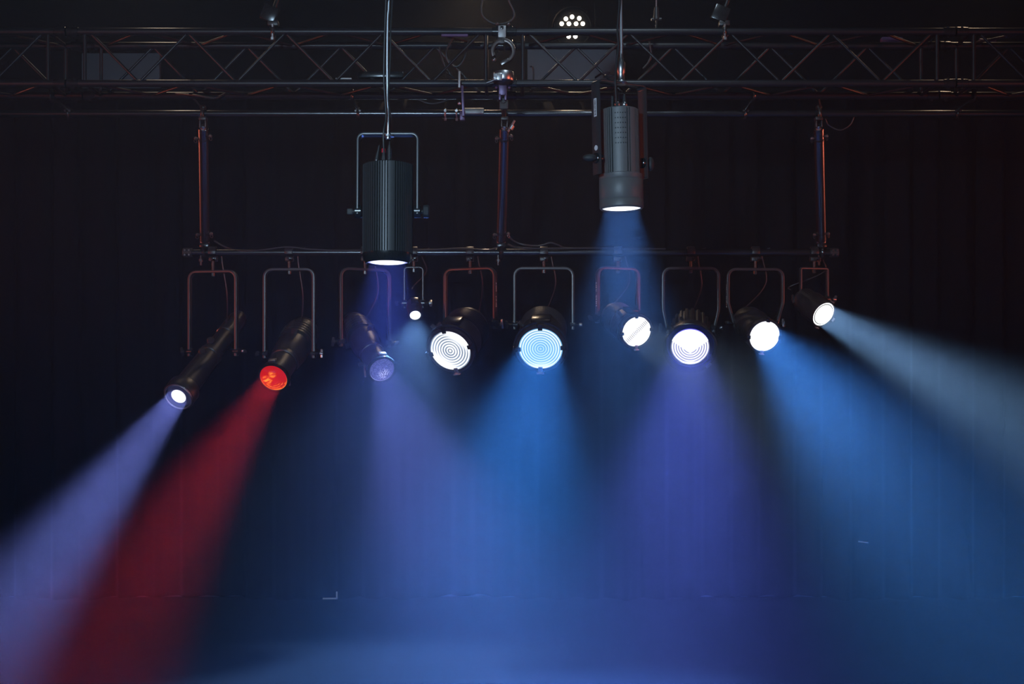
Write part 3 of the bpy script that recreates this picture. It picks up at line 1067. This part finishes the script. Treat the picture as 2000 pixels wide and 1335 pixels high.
q = MB().lathe(Matrix.Identity(4), [(0, -0.003), (R1 * 0.6, -0.002), (R1 * 0.82, 0.002), (R1 * 0.82, 0.01), (0, 0.01)], 48)
q.build('lens', lens_mat('downlight_violet_lens', R1 * 0.82, 'soft', (0.35, 0.40, 1.0), (0.95, 0.97, 1.0), 0.7, 2.2), d1, M4=M4, smooth=0)
yk = MB()
yc = M4 @ Vector((0, 0, 100 * s1))
yk.bar(u_path(117 * s1, (250 - 98) * s1, -0.015, 0.028), 0.0105, 0.055, M4.to_3x3(), yc, bev=0.0015)
yk.build('yoke', M['yoke'], d1)
for sd in (-1, 1):
    e = yc + M4.to_3x3() @ Vector((sd * 56 * s1, 0, 0))
    ux = M4.to_3x3() @ Vector((sd, 0, 0))
    q = MB().cyl(e - ux * 0.012, e + ux * 0.020, 0.029, seg=24, bev=0.003)
    q.build('pivot', M['blackgloss'], d1)
    q = MB().cyl(e + ux * 0.020, e + ux * 0.032, 0.009, seg=12)
    if sd > 0:
        q.cyl(e + ux * 0.030, e + ux * 0.058, 0.030, seg=10, bev=0.004)
    else:
        q.box(e + ux * 0.042, (0.026, 0.014, 0.026), bev=0.003)
    q.build('tilt_knob', M['rubber'], d1)
topc = P(758, 262, Y1)
q = MB()
q.cyl(topc + Vector((0, 0, -0.022)), topc + Vector((0, 0, 0.004)), 0.012, seg=16)
q.lathe(Matrix.Translation(topc - Vector((0, 0, 0.002))), [(0, -0.012), (0.028, -0.010), (0.030, -0.002), (0, 0)], 28)
q.cyl(topc + Vector((0, 0, 0.004)), topc + Vector((0, 0, 0.080)), 0.0085, seg=14)
q.build('hanging_bolt', M['steel'], d1)
# strain-relief boot and connectors on the top
bx = M4 @ Vector((0.006, 0.0, H1 + 0.005))
q = MB()
prof = [(0, 0)]
for i in range(9):
    z = i * 0.0085
    rr = 0.013 - 0.0003 * i
    prof += [(rr, z), (rr, z + 0.005), (rr * 0.72, z + 0.0055), (rr * 0.72, z + 0.008)]
prof += [(0.006, 0.088), (0, 0.088)]
q.lathe(Matrix.Translation(bx), prof, 20)
q.build('cable_boot', M['rubber'], d1)
for ox, lean, col in ((-0.052, 0.012, None), (-0.022, 0.004, 'red')):
    p0 = M4 @ Vector((ox, 0.0, H1 + 0.004))
    q = MB().cyl(p0, p0 + Vector((0, 0, 0.025)), 0.008, seg=14, bev=0.001)
    c = q.build('socket', M['steel'], d1)
    q = MB().cyl(p0 + Vector((0, 0, 0.022)), p0 + Vector((lean * 0.4, 0, 0.052)), 0.0095, 0.007, seg=14)
    q.cyl(p0 + Vector((lean * 0.4, 0, 0.05)), p0 + Vector((lean, 0, 0.088)), 0.006, 0.0035, seg=12)
    q.build('plug', M['rubber'], d1)
    if col:
        q = MB().cyl(p0 + Vector((lean * 0.4, 0, 0.056)), p0 + Vector((lean * 0.7, 0, 0.074)), 0.009, seg=14)
        q.build('marker_tape', M['red'], d1, label='red marker tape')
add_light('lamp_beam', 'AREA', bt + Vector((0, 0, -0.012)), bt + Vector((0, -0.05, -1)), (0.075, 0.15, 1.0), 34 * BEAM, R1 * 1.5, 62, parent=d1)

# downlight with round front barrel
Y2 = 6.3
s2 = Y2 / F
bt2 = P(1214, 408, Y2)
d2 = thing('downlight', 'downlight in lit-grey metal with barcode sticker on its yoke and a smooth lower barrel', 'stage light', bt2, 'downlights hanging in front of the truss')
M2 = down(bt2, (0.02, 0.0, -1), math.radians(34))
M2b = down(bt2, (0.02, 0.0, -1), 0.0)
RB, RF = 43 * s2, 37.5 * s2
HB, HT = 66 * s2, 192 * s2
MB().lathe(M2b, [(RB * 0.86, 0.004), (RB * 0.94, -0.002), (RB * 1.0, 0.006), (RB, 16 * s2), (RB * 0.985, 17 * s2), (RB, 18 * s2), (RB, 55 * s2), (RB * 0.985, 56 * s2), (RB, 57 * s2), (RB, HB), (RB * 0.9, HB + 0.004), (0, HB + 0.004)], 64, close=False).build('barrel', M['anod_lit'], d2)
hs = finned(M2b, RF, HB, HT, [(math.radians(-93), 0.36), (math.radians(-52), 0.10)], 46, 0.020).build('housing', M['anod_lit'], d2, smooth=25)
q = MB()
for i in range(5):
    for j in range(7):
        a = math.radians(-93 + (i - 2) * 7.4)
        z = HB + (0.45 + 0.46 * (1 - j / 6.0) + 0.0) * (HT - HB)
        p = M2b @ Vector((RF * math.cos(a), RF * math.sin(a), z))
        nrm = M2b.to_3x3() @ Vector((math.cos(a), math.sin(a), 0))
        q.cyl(p - nrm * 0.003, p + nrm * 0.0008, 0.0032, seg=8)
q.build('vent_holes', M['rubber'], hs)
MB().lathe(M2b, [(0, HT), (RF * 0.93, HT), (RF * 0.9, HT + 0.005), (0, HT + 0.006)], 48).build('top_plate', M['anod_lit'], d2)
q = MB().lathe(Matrix.Identity(4), [(0, 0.0), (RB * 0.7, 0.001), (RB * 0.9, 0.004), (RB * 0.9, 0.012), (0, 0.012)], 48)
q.build('lens', lens_mat('downlight_white_lens', RB * 0.9, 'soft', (0.75, 0.85, 1.0), (1.0, 1.0, 1.0), 1.0, 2.4), d2, M4=M2b, smooth=0)
yc2 = M2 @ Vector((0, 0, 94 * s2))
HW = 116 * s2
yk = MB()
yk.bar(u_path(HW, (244 - 94) * s2, -0.075, 0.018), 0.008, 0.060, M2.to_3x3(), yc2, bev=0.0015)
y2 = yk.build('yoke', M['yoke'], d2)
ux = M2.to_3x3() @ Vector((1, 0, 0))
fy = M2.to_3x3() @ Vector((0, -1, 0))
uz = M2.to_3x3() @ Vector((0, 0, 1))
RYM = M2.to_3x3()
# barcode sticker and round sticker on the outer face of the yoke leg
sp_ = yc2 - ux * (HW / 2 + 0.0048) + uz * ((312 - 214) * s2)
st = MB().box(sp_, (0.001, 0.020, 0.085), RYM, bev=0).build('barcode_sticker', M['white'], y2, smooth=0, label='white barcode sticker')
q = MB()
zz = -0.036
while zz < 0.036:
    h = random.choice((0.0012, 0.002, 0.003))
    q.box(sp_ - ux * 0.0007 + uz * zz, (0.0008, 0.011, h), RYM)
    zz += h + random.choice((0.0014, 0.0022))
q.build('barcode_bars', M['rubber'], y2, smooth=0)
rp = yc2 - ux * (HW / 2 + 0.004) + uz * ((312 - 292) * s2)
MB().cyl(rp, rp - ux * 0.0015, 0.0125, seg=24).build('round_sticker', M['white'], y2, label='round white sticker')
for sd in (-1, 1):
    e = yc2 + ux * (sd * HW / 2)
    q = MB().cyl(e - ux * (sd * 0.020), e + ux * (sd * 0.014), 0.024, seg=20, bev=0.003)
    q.build('pivot', M['blackgloss'], d2)
    q = MB().cyl(e + ux * (sd * 0.014), e + ux * (sd * 0.030), 0.010, seg=12)
    q.ball(e + ux * (sd * 0.042), 0.034, 16, (1.0, 0.45, 0.5) if sd < 0 else (0.55, 0.6, 1.0))
    q.build('tilt_knob', M['rubber'], d2)
t2 = P(1213, 160, Y2)
q = MB()
q.lathe(Matrix.Translation(t2), [(0, -0.016), (0.026, -0.014), (0.032, -0.004), (0.020, 0.004), (0.017, 0.010), (0.017, 0.040), (0.020, 0.046), (0.020, 0.090), (0.013, 0.10), (0.010, 0.115), (0.008, 0.135), (0, 0.135)], 28)
q.build('hanging_bolt', M['steel'], d2)
for ox, oy in ((-0.012, -0.02), (0.022, -0.01)):
    p0 = M2b @ Vector((ox, oy, HT + 0.004))
    q = MB().cyl(p0, p0 + Vector((0, 0, 0.014)), 0.013, seg=18, bev=0.002)
    q.ball(p0 + Vector((0, 0, 0.022)), 0.015, 16)
    q.build('socket', M['steel'], d2)
    q = MB().cyl(p0 + Vector((0, 0, 0.034)), p0 + Vector((0, 0, 0.072)), 0.011, 0.006, seg=14)
    q.build('plug', M['rubber'], d2)
p0 = M2b @ Vector((-0.034, 0.0, HT + 0.004))
prof = [(0, 0)]
for i in range(8):
    z = i * 0.008
    prof += [(0.009, z), (0.009, z + 0.0045), (0.006, z + 0.005), (0.006, z + 0.0075)]
prof += [(0, 0.07)]
MB().lathe(Matrix.Translation(p0), prof, 16).build('cable_boot', M['rubber'], d2)
add_light('lamp_beam', 'AREA', bt2 + Vector((0, 0, -0.012)), bt2 + Vector((0.02, 0, -1)), (0.10, 0.32, 1.0), 50 * BEAM, RB * 1.7, 56, parent=d2)

# ropes and cables that the downlights hang on
def rope(name, label, cat, pts, r, mat, group=None):
    b = MB()
    b.tube(smooth_path(pts, 10), r, 10)
    return tag(b.build(name, mat), label, cat, group)


rope('wire_rope', 'steel wire rope that the finned downlight hangs from', 'rope', [topc + Vector((0, 0, 0.078)), P(757, 200, Y1), P(756, 120, Y1), P(757, 40, Y1), P(760, -80, Y1), P(760, -815, Y1)], 0.0055, M['rope'])
rope('cable', 'black cable running up beside the finned downlight rope on the inner side', 'cable', [P(751, 318, Y1 - .02), P(749, 262, Y1 - 0.045), P(754, 225, Y1 - 0.03), P(750, 160, Y1 - 0.02), P(751, 80, Y1 - 0.02), P(754, 0, Y1 - 0.02), P(757, -80, Y1 - 0.02), P(757, -810, Y1 - 0.02)], 0.0045, M['cable'], 'downlight cables')
rope('cable', 'black cable with a slack bow beside the finned downlight rope', 'cable', [P(758, 318, Y1 + .02), P(762, 262, Y1 + 0.045), P(763, 230, Y1 + .02), P(758, 190, Y1 - .015), P(762, 120, Y1 - .02), P(763, 60, Y1 - .02), P(766, 0, Y1), P(767, -80, Y1), P(767, -815, Y1)], 0.004, M['cable'], 'downlight cables')
rope('wire_rope', 'pale steel rope that the barcode downlight hangs from', 'rope', [t2 + Vector((0, 0, 0.13)), P(1213, 70, Y2), P(1212, 0, Y2), P(1212, -80, Y2), P(1212, -740, Y2)], 0.0085, M['rope'])
rope('cable', 'black cable twisting up along the pale rope of the barcode downlight', 'cable', [P(1205, 212, Y2 - .03), P(1202, 160, Y2 - 0.05), P(1204, 125, Y2 - .03), P(1208, 90, Y2 - .025), P(1206, 60, Y2 - .02), P(1210, 0, Y2 - .02), P(1210, -80, Y2 - .02), P(1210, -740, Y2 - .02)], 0.0055, M['cable'], 'downlight cables')

# ------------------------------------------------------------------ bright cluster lamp behind the truss
YK = 8.5
ck = P(1118, 54, YK)
cl = thing('cluster_lamp', 'lit warm white lamp with a cluster of small bulbs behind the truss top', 'stage light', ck)
fd = Vector((0, -0.92, -0.38)).normalized()
MK = Matrix.Translation(ck) @ ortho(fd).to_4x4()
MB().lathe(MK, [(0.0, -0.01), (0.115, -0.01), (0.118, 0.02), (0.128, 0.02), (0.128, -0.05), (0.11, -0.16), (0.06, -0.2), (0, -0.2)], 40).build('housing', M['dull'], cl)
bulb = glow_mat('warm_bulb', (1.0, 0.86, 0.68), 9.0)
for (bx_, by_) in ((1105, 36), (1117, 32), (1131, 35), (1097, 46), (1111, 46), (1125, 46), (1138, 46), (1104, 59), (1118, 59), (1132, 59), (1111, 72), (1124, 72)):
    pb = P(bx_, by_, YK)
    loc = MK.inverted() @ pb
    MB().ball(MK @ Vector((loc.x, loc.y, 0.0)), 0.0135, 12).build('bulb', bulb, cl)
q = MB()
q.bar(u_path(0.30, 0.20, -0.01, 0.03), 0.008, 0.03, Matrix.Identity(3), ck + Vector((0, 0.07, 0)))
q.build('yoke', M['dull'], cl)
MB().cyl(ck + Vector((0, 0.07, 0.19)), ck + Vector((0, 0.07, 0.9)), 0.016, seg=12).build('drop_rod', M['dull'], cl)
add_light('lamp_beam', 'SPOT', ck + fd * 0.03, ck + fd, (1.0, 0.74, 0.48), 8, 0.06, 150, 0.6, parent=cl)

# ------------------------------------------------------------------ rigging hardware on the truss
def open_clamp():
    Yh = YF - 0.05
    c = P(982, 100, Yh)
    t = thing('claw_clamp', 'open claw clamp with pale grey plate hanging empty from the truss top', 'clamp', P(980, 50, Yh))
    M['claw'] = pmat('brown_black_cast_metal', (0.10, 0.085, 0.08), 0.34, metal=0.8, noise=0.3)
    a, b = P(973, 50, Yh), P(988, 73, Yh)
    q = MB().box((a + b) / 2, (b.x - a.x, 0.008, a.z - b.z), bev=0.0015)
    q.build('plate', M['greytag'], t, label='pale grey plate')
    MB().box(P(980.5, 53.5, Yh - .006), (0.017, 0.004, 0.017), bev=0.001).build('square_nut', M['blackgloss'], t)
    MB().box(P(980, 80, Yh), (0.045, 0.03, 0.035), bev=0.004).build('hinge_block', M['black'], t)
    s = Yh / F
    pts = [(20 * s * math.cos(a), 20 * s * math.sin(a)) for a in [math.radians(100 + i * 11) for i in range(11)]]
    MB().bar(pts, 0.022, 0.035, Matrix.Identity(3), c, bev=0.004).build('jaw', M['claw'], t)
    pts = [(21 * s * math.cos(a), 21 * s * math.sin(a)) for a in [math.radians(80 - i * 11) for i in range(13)]]
    pts.append((pts[-1][0] - 0.045, pts[-1][1] - 0.022))
    MB().bar(pts, 0.022, 0.035, Matrix.Identity(3), c, bev=0.004).build('jaw', M['claw'], t)
    MB().ball(P(965, 117, Yh - .012), 0.014).build('hinge_pin', M['steel_dark'], t)
    q = MB().box(P(986, 121, Yh - .015), (0.05, 0.012, 0.018), Matrix.Rotation(-0.55, 3, 'Y'), bev=0.002)
    q.build('swing_bolt', M['steel_dark'], t)
    # hook over the top chord
    q = MB()
    q.ring(Matrix.Translation((c.x, YF, ZT)) @ Matrix.Rotation(PI / 2, 4, 'Y'), RCH + 0.0155, 0.009)
    for sx in (-1, 1):
        q.ball(Vector((c.x + sx * 0.032, YF - 0.03, ZT + 0.036)), 0.010)
    q.build('chord_hook', M['steel_dark'], t)


open_clamp()


def ring_coupler():
    Yh = YF - 0.055
    c = P(983, 150, Yh)
    t = thing('ring_coupler', 'shiny metal ring coupler on the lower truss chord above the middle pole', 'coupler', c)
    s = Yh / F
    q = MB()
    q.lathe(Matrix.Translation(c), [(0.050, -9 * s), (0.058, -9 * s), (0.060, -8 * s), (0.060, 8 * s), (0.058, 9 * s), (0.050, 9 * s)], 40)
    q.build('band', M['steel'], t)
    q = MB()
    q.box(P(972, 150, Yh - .058), (0.05, 0.02, 0.042), bev=0.004)
    for dz in (-0.014, 0.0, 0.014):
        q.cyl(P(964, 150, Yh - .07) + Vector((0, 0, dz)), P(971, 150, Yh - .07) + Vector((0, 0, dz)), 0.006, seg=10)
    q.build('closing_block', M['steel'], t)
    MB().cyl(P(966, 156, Yh - .05), P(950, 162, Yh - .05), 0.009, 0.007, seg=12).build('lever', M['steel_dark'], t)
    q = MB()
    q.lathe(Matrix.Translation(c + Vector((0, 0, -10 * s))), [(0, -0.022), (0.02, -0.020), (0.052, 0.0), (0.055, 0.004), (0, 0.004)], 32)
    q.build('saddle', M['steel_dark'], t)
    q = MB()
    q.ring(Matrix.Translation((c.x, YF, ZB)) @ Matrix.Rotation(PI / 2, 4, 'Y'), RCH + 0.0155, 0.009)
    q.build('chord_hook', M['steel_dark'], t)
    q = MB().box(P(982, 172, Yh + .01), (0.046, 0.03, 0.085), bev=0.003)
    for sx in (-1, 1):
        q.box(P(982, 190, Yh + .01) + Vector((sx * 0.016, 0, 0)), (0.013, 0.03, 0.035), bev=0.002)
        q.ball(P(982, 171, Yh + 0.0) + Vector((sx * 0.036, 0, 0)), 0.009)
    q.build('bracket', M['violet_metal'], t, label='violet-tinted fork bracket')
    # turnbuckle down to the pipe
    q = MB()
    q.cyl(P(983, 196, Yh + .03), P(984, 222, YP - .045), 0.014, seg=14)
    q.box(P(984, 205, Yh + .06), (0.05, 0.03, 0.05), bev=0.004)
    q.build('drop_link', M['rubber'], t)


M['violet_metal'] = pmat('violet_tinted_steel', (0.085, 0.06, 0.12), 0.4, metal=0.5)
ring_coupler()

# strap bracket and sleeve on the upper pipe
sb = thing('strap_bracket', 'upright flat strap bracket crossing the lower truss chord beside the ring coupler', 'bracket', P(902, 222, YP - 0.05))
YS = YF - 0.05
q = MB().box((P(897, 140, YS) + P(897.5, 172, YS)) / 2, (0.012, 0.03, 32 * YS / F), bev=0.002)
q.build('upper_strap', M['greytag'], sb)
q = MB().box((P(902, 173, YS) + P(906, 222, YS)) / 2, (0.014, 0.03, 60 * YS / F), Matrix.Rotation(0.05, 3, 'Y').inverted(), bev=0.002)
q.build('lower_strap', M['violet_metal'], sb)
MB().ball(P(897, 202, YS - .02), 0.010).build('strap_bolt', M['steel'], sb)
MB().box(P(903, 226, YP - .035), (0.03, 0.03, 0.06), bev=0.003).build('foot', M['violet_metal'], sb)
tag(MB().cyl((X(907, YP), YP, ZP + 0.008), (X(945, YP), YP, ZP + 0.008), 0.026, seg=24, bev=0.002).build('pipe_sleeve', M['greytag']),
    'short grey sleeve on the pipe under the truss beside the strap bracket', 'sleeve')
ub = thing('u_bolt', 'pair of shiny U-bolts on the pipe next to the strap bracket', 'bolt', (X(880, YP), YP, ZP))
for pxx in (870, 892):
    q = MB()
    x = X(pxx, YP)
    q.ring(Matrix.Translation((x, YP, ZP)) @ Matrix.Rotation(PI / 2, 4, 'Y'), RP + 0.005, 0.005)
    q.cyl((x, YP - 0.02, ZP + 0.01), (x, YP - 0.045, ZP + 0.01), 0.008, seg=8)
    q.cyl((x, YP - 0.01, ZP - 0.03), (x, YP - 0.012, ZP - 0.045), 0.008, seg=8)
    q.build('bolt', M['steel'], ub)
MB().box((X(881, YP), YP + 0.03, ZP), (0.11, 0.012, 0.05), bev=0.003).build('back_plate', M['black'], ub)

tag(MB().cyl(P(862, 69, YF - .03), P(914, 69, YF - .03), 0.0085, seg=12, bev=0.002).build('violet_lit_tube', M['violet']), 'short tube coloured as violet-lit fixed under the upper truss chord', 'tube')  # violet light on the bar is put into its colour
tag(MB().box((P(700, 147, YB) + P(788, 147, YB)) / 2, (0.27, 0.05, 0.035), bev=0.005).build('junction_box', M['blackgloss']), 'flat dark box lying on the lower truss chord behind the downlight rope', 'box')
tag(MB().box((P(656, 154, YF + .02) + P(687, 154, YF + .02)) / 2, (0.09, 0.02, 0.007)).build('metal_strip', M['greytag']), 'thin pale metal strip lying on the lower truss chord', 'strip')
tag(MB().box((P(1720, 82, YB + .046) + P(1762, 82, YB + .046)) / 2, (0.125, 0.05, 0.05), bev=0.006).build('ballast_box', M['violet']), 'bluish box inside the truss past the third pole', 'box')
tag(MB().cyl(P(1912, 82, YB + .041), P(1944, 82, YB + .041), 0.020, seg=18, bev=0.004).build('conduit_stub', M['violet']), 'bluish rounded tube end inside the truss beyond the last joint', 'tube')


def top_clamp(pxx, y0, y1, label):
    t = thing('truss_clamp', label, 'clamp', P(pxx, (y0 + y1) / 2, YF))
    q = MB()
    x = X(pxx)
    q.ring(Matrix.Translation((x, YF, ZT)) @ Matrix.Rotation(PI / 2, 4, 'Y'), RCH + 0.0105, 0.010)
    q.box((x, YF, ZT + 0.045), (0.06, 0.05, 0.03), bev=0.004)
    q.build('half_coupler', M['black'], t)
    q = MB()
    q.cyl((x, YF - 0.03, ZT - 0.055), (x, YF - 0.03, ZT + 0.035), 0.007, seg=10)
    q.cyl((x, YF - 0.03, ZT - 0.055), (x, YF - 0.03, ZT - 0.040), 0.013, seg=6)
    q.build('eye_bolt', M['steel'], t)
    q = MB()
    q.box((x - 0.02, YF, ZT + 0.10), (0.09, 0.05, 0.09), Matrix.Rotation(0.4, 3, 'Y'), bev=0.006)
    q.cyl((x + 0.0, YF, ZT + 0.12), (x + 0.05, YF, ZT + 0.26), 0.012, seg=10)
    q.build('arm', M['blackgloss'], t)


top_clamp(534, 20, 90, 'dark clamp on the truss top with a shiny bolt before the finned downlight rope')
top_clamp(1414, 20, 90, 'dark clamp with slanted arm on the truss top past the barcode downlight rope')
hk = thing('hanging_hook', 'thin dark hook fitting hanging above the truss beside the barcode downlight rope', 'hook', P(1282, 40, YF + .1))
MB().cyl(P(1282, -460, YF + .1), P(1282, 18, YF + .1), 0.004, seg=8).build('rod', M['steel'], hk)
q = MB().cyl(P(1282, 14, YF + .1), P(1282, 38, YF + .1), 0.012, 0.018, seg=12)
q.cyl(P(1272, 38, YF + .1), P(1292, 37, YF + .1), 0.008, seg=10)
q.cyl(P(1282, 38, YF + .1), P(1282, 55, YF + .1), 0.006, seg=8)
q.build('hook', M['black'], hk)

# loose cables in the truss and over the pipes
CB = 'loose black cables'
rope('cable', 'black cable hanging in a deep loop inside the truss beside the claw clamp', 'cable', [P(884, 74, YF + .05), P(872, 100, YF + .04), P(876, 122, YF + .04), P(892, 130, YF + .04), P(906, 115, YF + .04), P(915, 78, YF + .05)], 0.0055, M['cable'], CB)
rope('cable', 'thin black cable trailing down behind the deep cable loop in the truss', 'cable', [P(858, 92, YF + .10), P(866, 122, YF + .09), P(880, 146, YF + .09), P(894, 158, YF + .12)], 0.005, M['cable'], CB)
rope('cable', 'big black cable loop above the claw clamp', 'cable', [P(948, -470, YF), P(946, -60, YF), P(940, 18, YF), P(952, 40, YF), P(972, 47, YF), P(996, 42, YF), P(1004, 25, YF), P(992, -5, YF), P(985, -60, YF), P(983, -470, YF)], 0.006, M['cable'], CB)
rope('cable', 'black cable hook curling up inside the truss by the grey wall panel', 'cable', [P(1035, 130, YB), P(1040, 130, YB), P(1042, 138, YB), P(1042, 158, YB)], 0.005, M['cable'], CB)
rope('cable', 'coiled cable bundle lying on the lower chord behind the barcode downlight', 'cable', [P(1162, 152, YB - .1), P(1175, 144, YB - .1), P(1190, 142, YB - .12), P(1180, 150, YB - .08), P(1195, 148, YB - .1), P(1210, 142, YB - .08)], 0.006, M['cable'], CB)
rope('cable', 'black cable drooping under the truss above the first pole', 'cable', [P(330, 182, YB), P(380, 186, YB - .05), P(420, 191, YB - .05), P(450, 180, YB), P(500, 184, YB), P(520, 189, YB)], 0.006, M['cable'], CB)
rope('cable', 'black cable from the truss down to the first pole clamp', 'cable', [P(366, 186, YB), P(380, 195, YB + .1), P(392, 208, YP - .05), P(398, 214, YP - .04)], 0.005, M['cable'], CB)
rope('cable', 'black cable sagging under the truss before the strap bracket', 'cable', [P(800, 176, YB), P(815, 192, YB), P(840, 202, YB), P(868, 197, YB), P(892, 180, YB)], 0.005, M['cable'], CB)
rope('cable', 'thin cable bow hanging beside the third pole top', 'cable', [P(1612, 232, YP - .03), P(1618, 244, YP), P(1640, 254, YP), P(1660, 244, YP), P(1668, 228, YP)], 0.004, M['cable'], CB)
rope('cable', 'black cable from the truss down to the third pole clamp', 'cable', [P(1570, 182, YB), P(1588, 182, YB + .1), P(1598, 192, YP - .05), P(1602, 204, YP - .03)], 0.005, M['cable'], CB)
rope('cable', 'black lead dropping from a clamp inside the truss beside the barcode downlight', 'cable', [P(1268, 80, YB - .1), P(1272, 105, YB - .1), P(1266, 122, YB - .1), P(1256, 134, YB - .1)], 0.006, M['cable'], CB)
rope('cable', 'black cable drooping from the first pole along the lighting pipe', 'cable', [P(418, 470, YL - .01), P(440, 482, YL), P(470, 490, YL - .02), P(510, 488, YL - .03), P(560, 482, YL - .035), P(600, 486, YL - .03), P(660, 489, YL - .03), P(740, 488, YL - .03)], 0.0055, M['cable'], CB)
rope('cable', 'black cable drooping from the middle pole along the lighting pipe', 'cable', [P(990, 455, YL - .03), P(1000, 468, YL - .01), P(1020, 477, YL), P(1050, 480, YL - .03), P(1075, 474, YL - .035), P(1090, 478, YL - .03), P(1110, 484, YL - .02), P(1200, 485, YL - .02), P(1300, 486, YL - .02)], 0.0055, M['cable'], CB)
rope('cable', 'second cable lying tight along the lighting pipe past the middle pole', 'cable', [P(992, 477, YL - .01), P(1010, 483, YL - .03), P(1060, 485, YL - .03), P(1150, 484.5, YL - .03), P(1210, 485, YL - .03)], 0.0065, M['cable'], CB)
rope('cable', 'black cable lying along the lighting pipe between the finned downlight and the middle pole', 'cable', [P(800, 489, YL - .03), P(860, 487, YL - .03), P(905, 485, YL - .03), P(950, 488, YL - .03), P(972, 484, YL - .02)], 0.0055, M['cable'], CB)
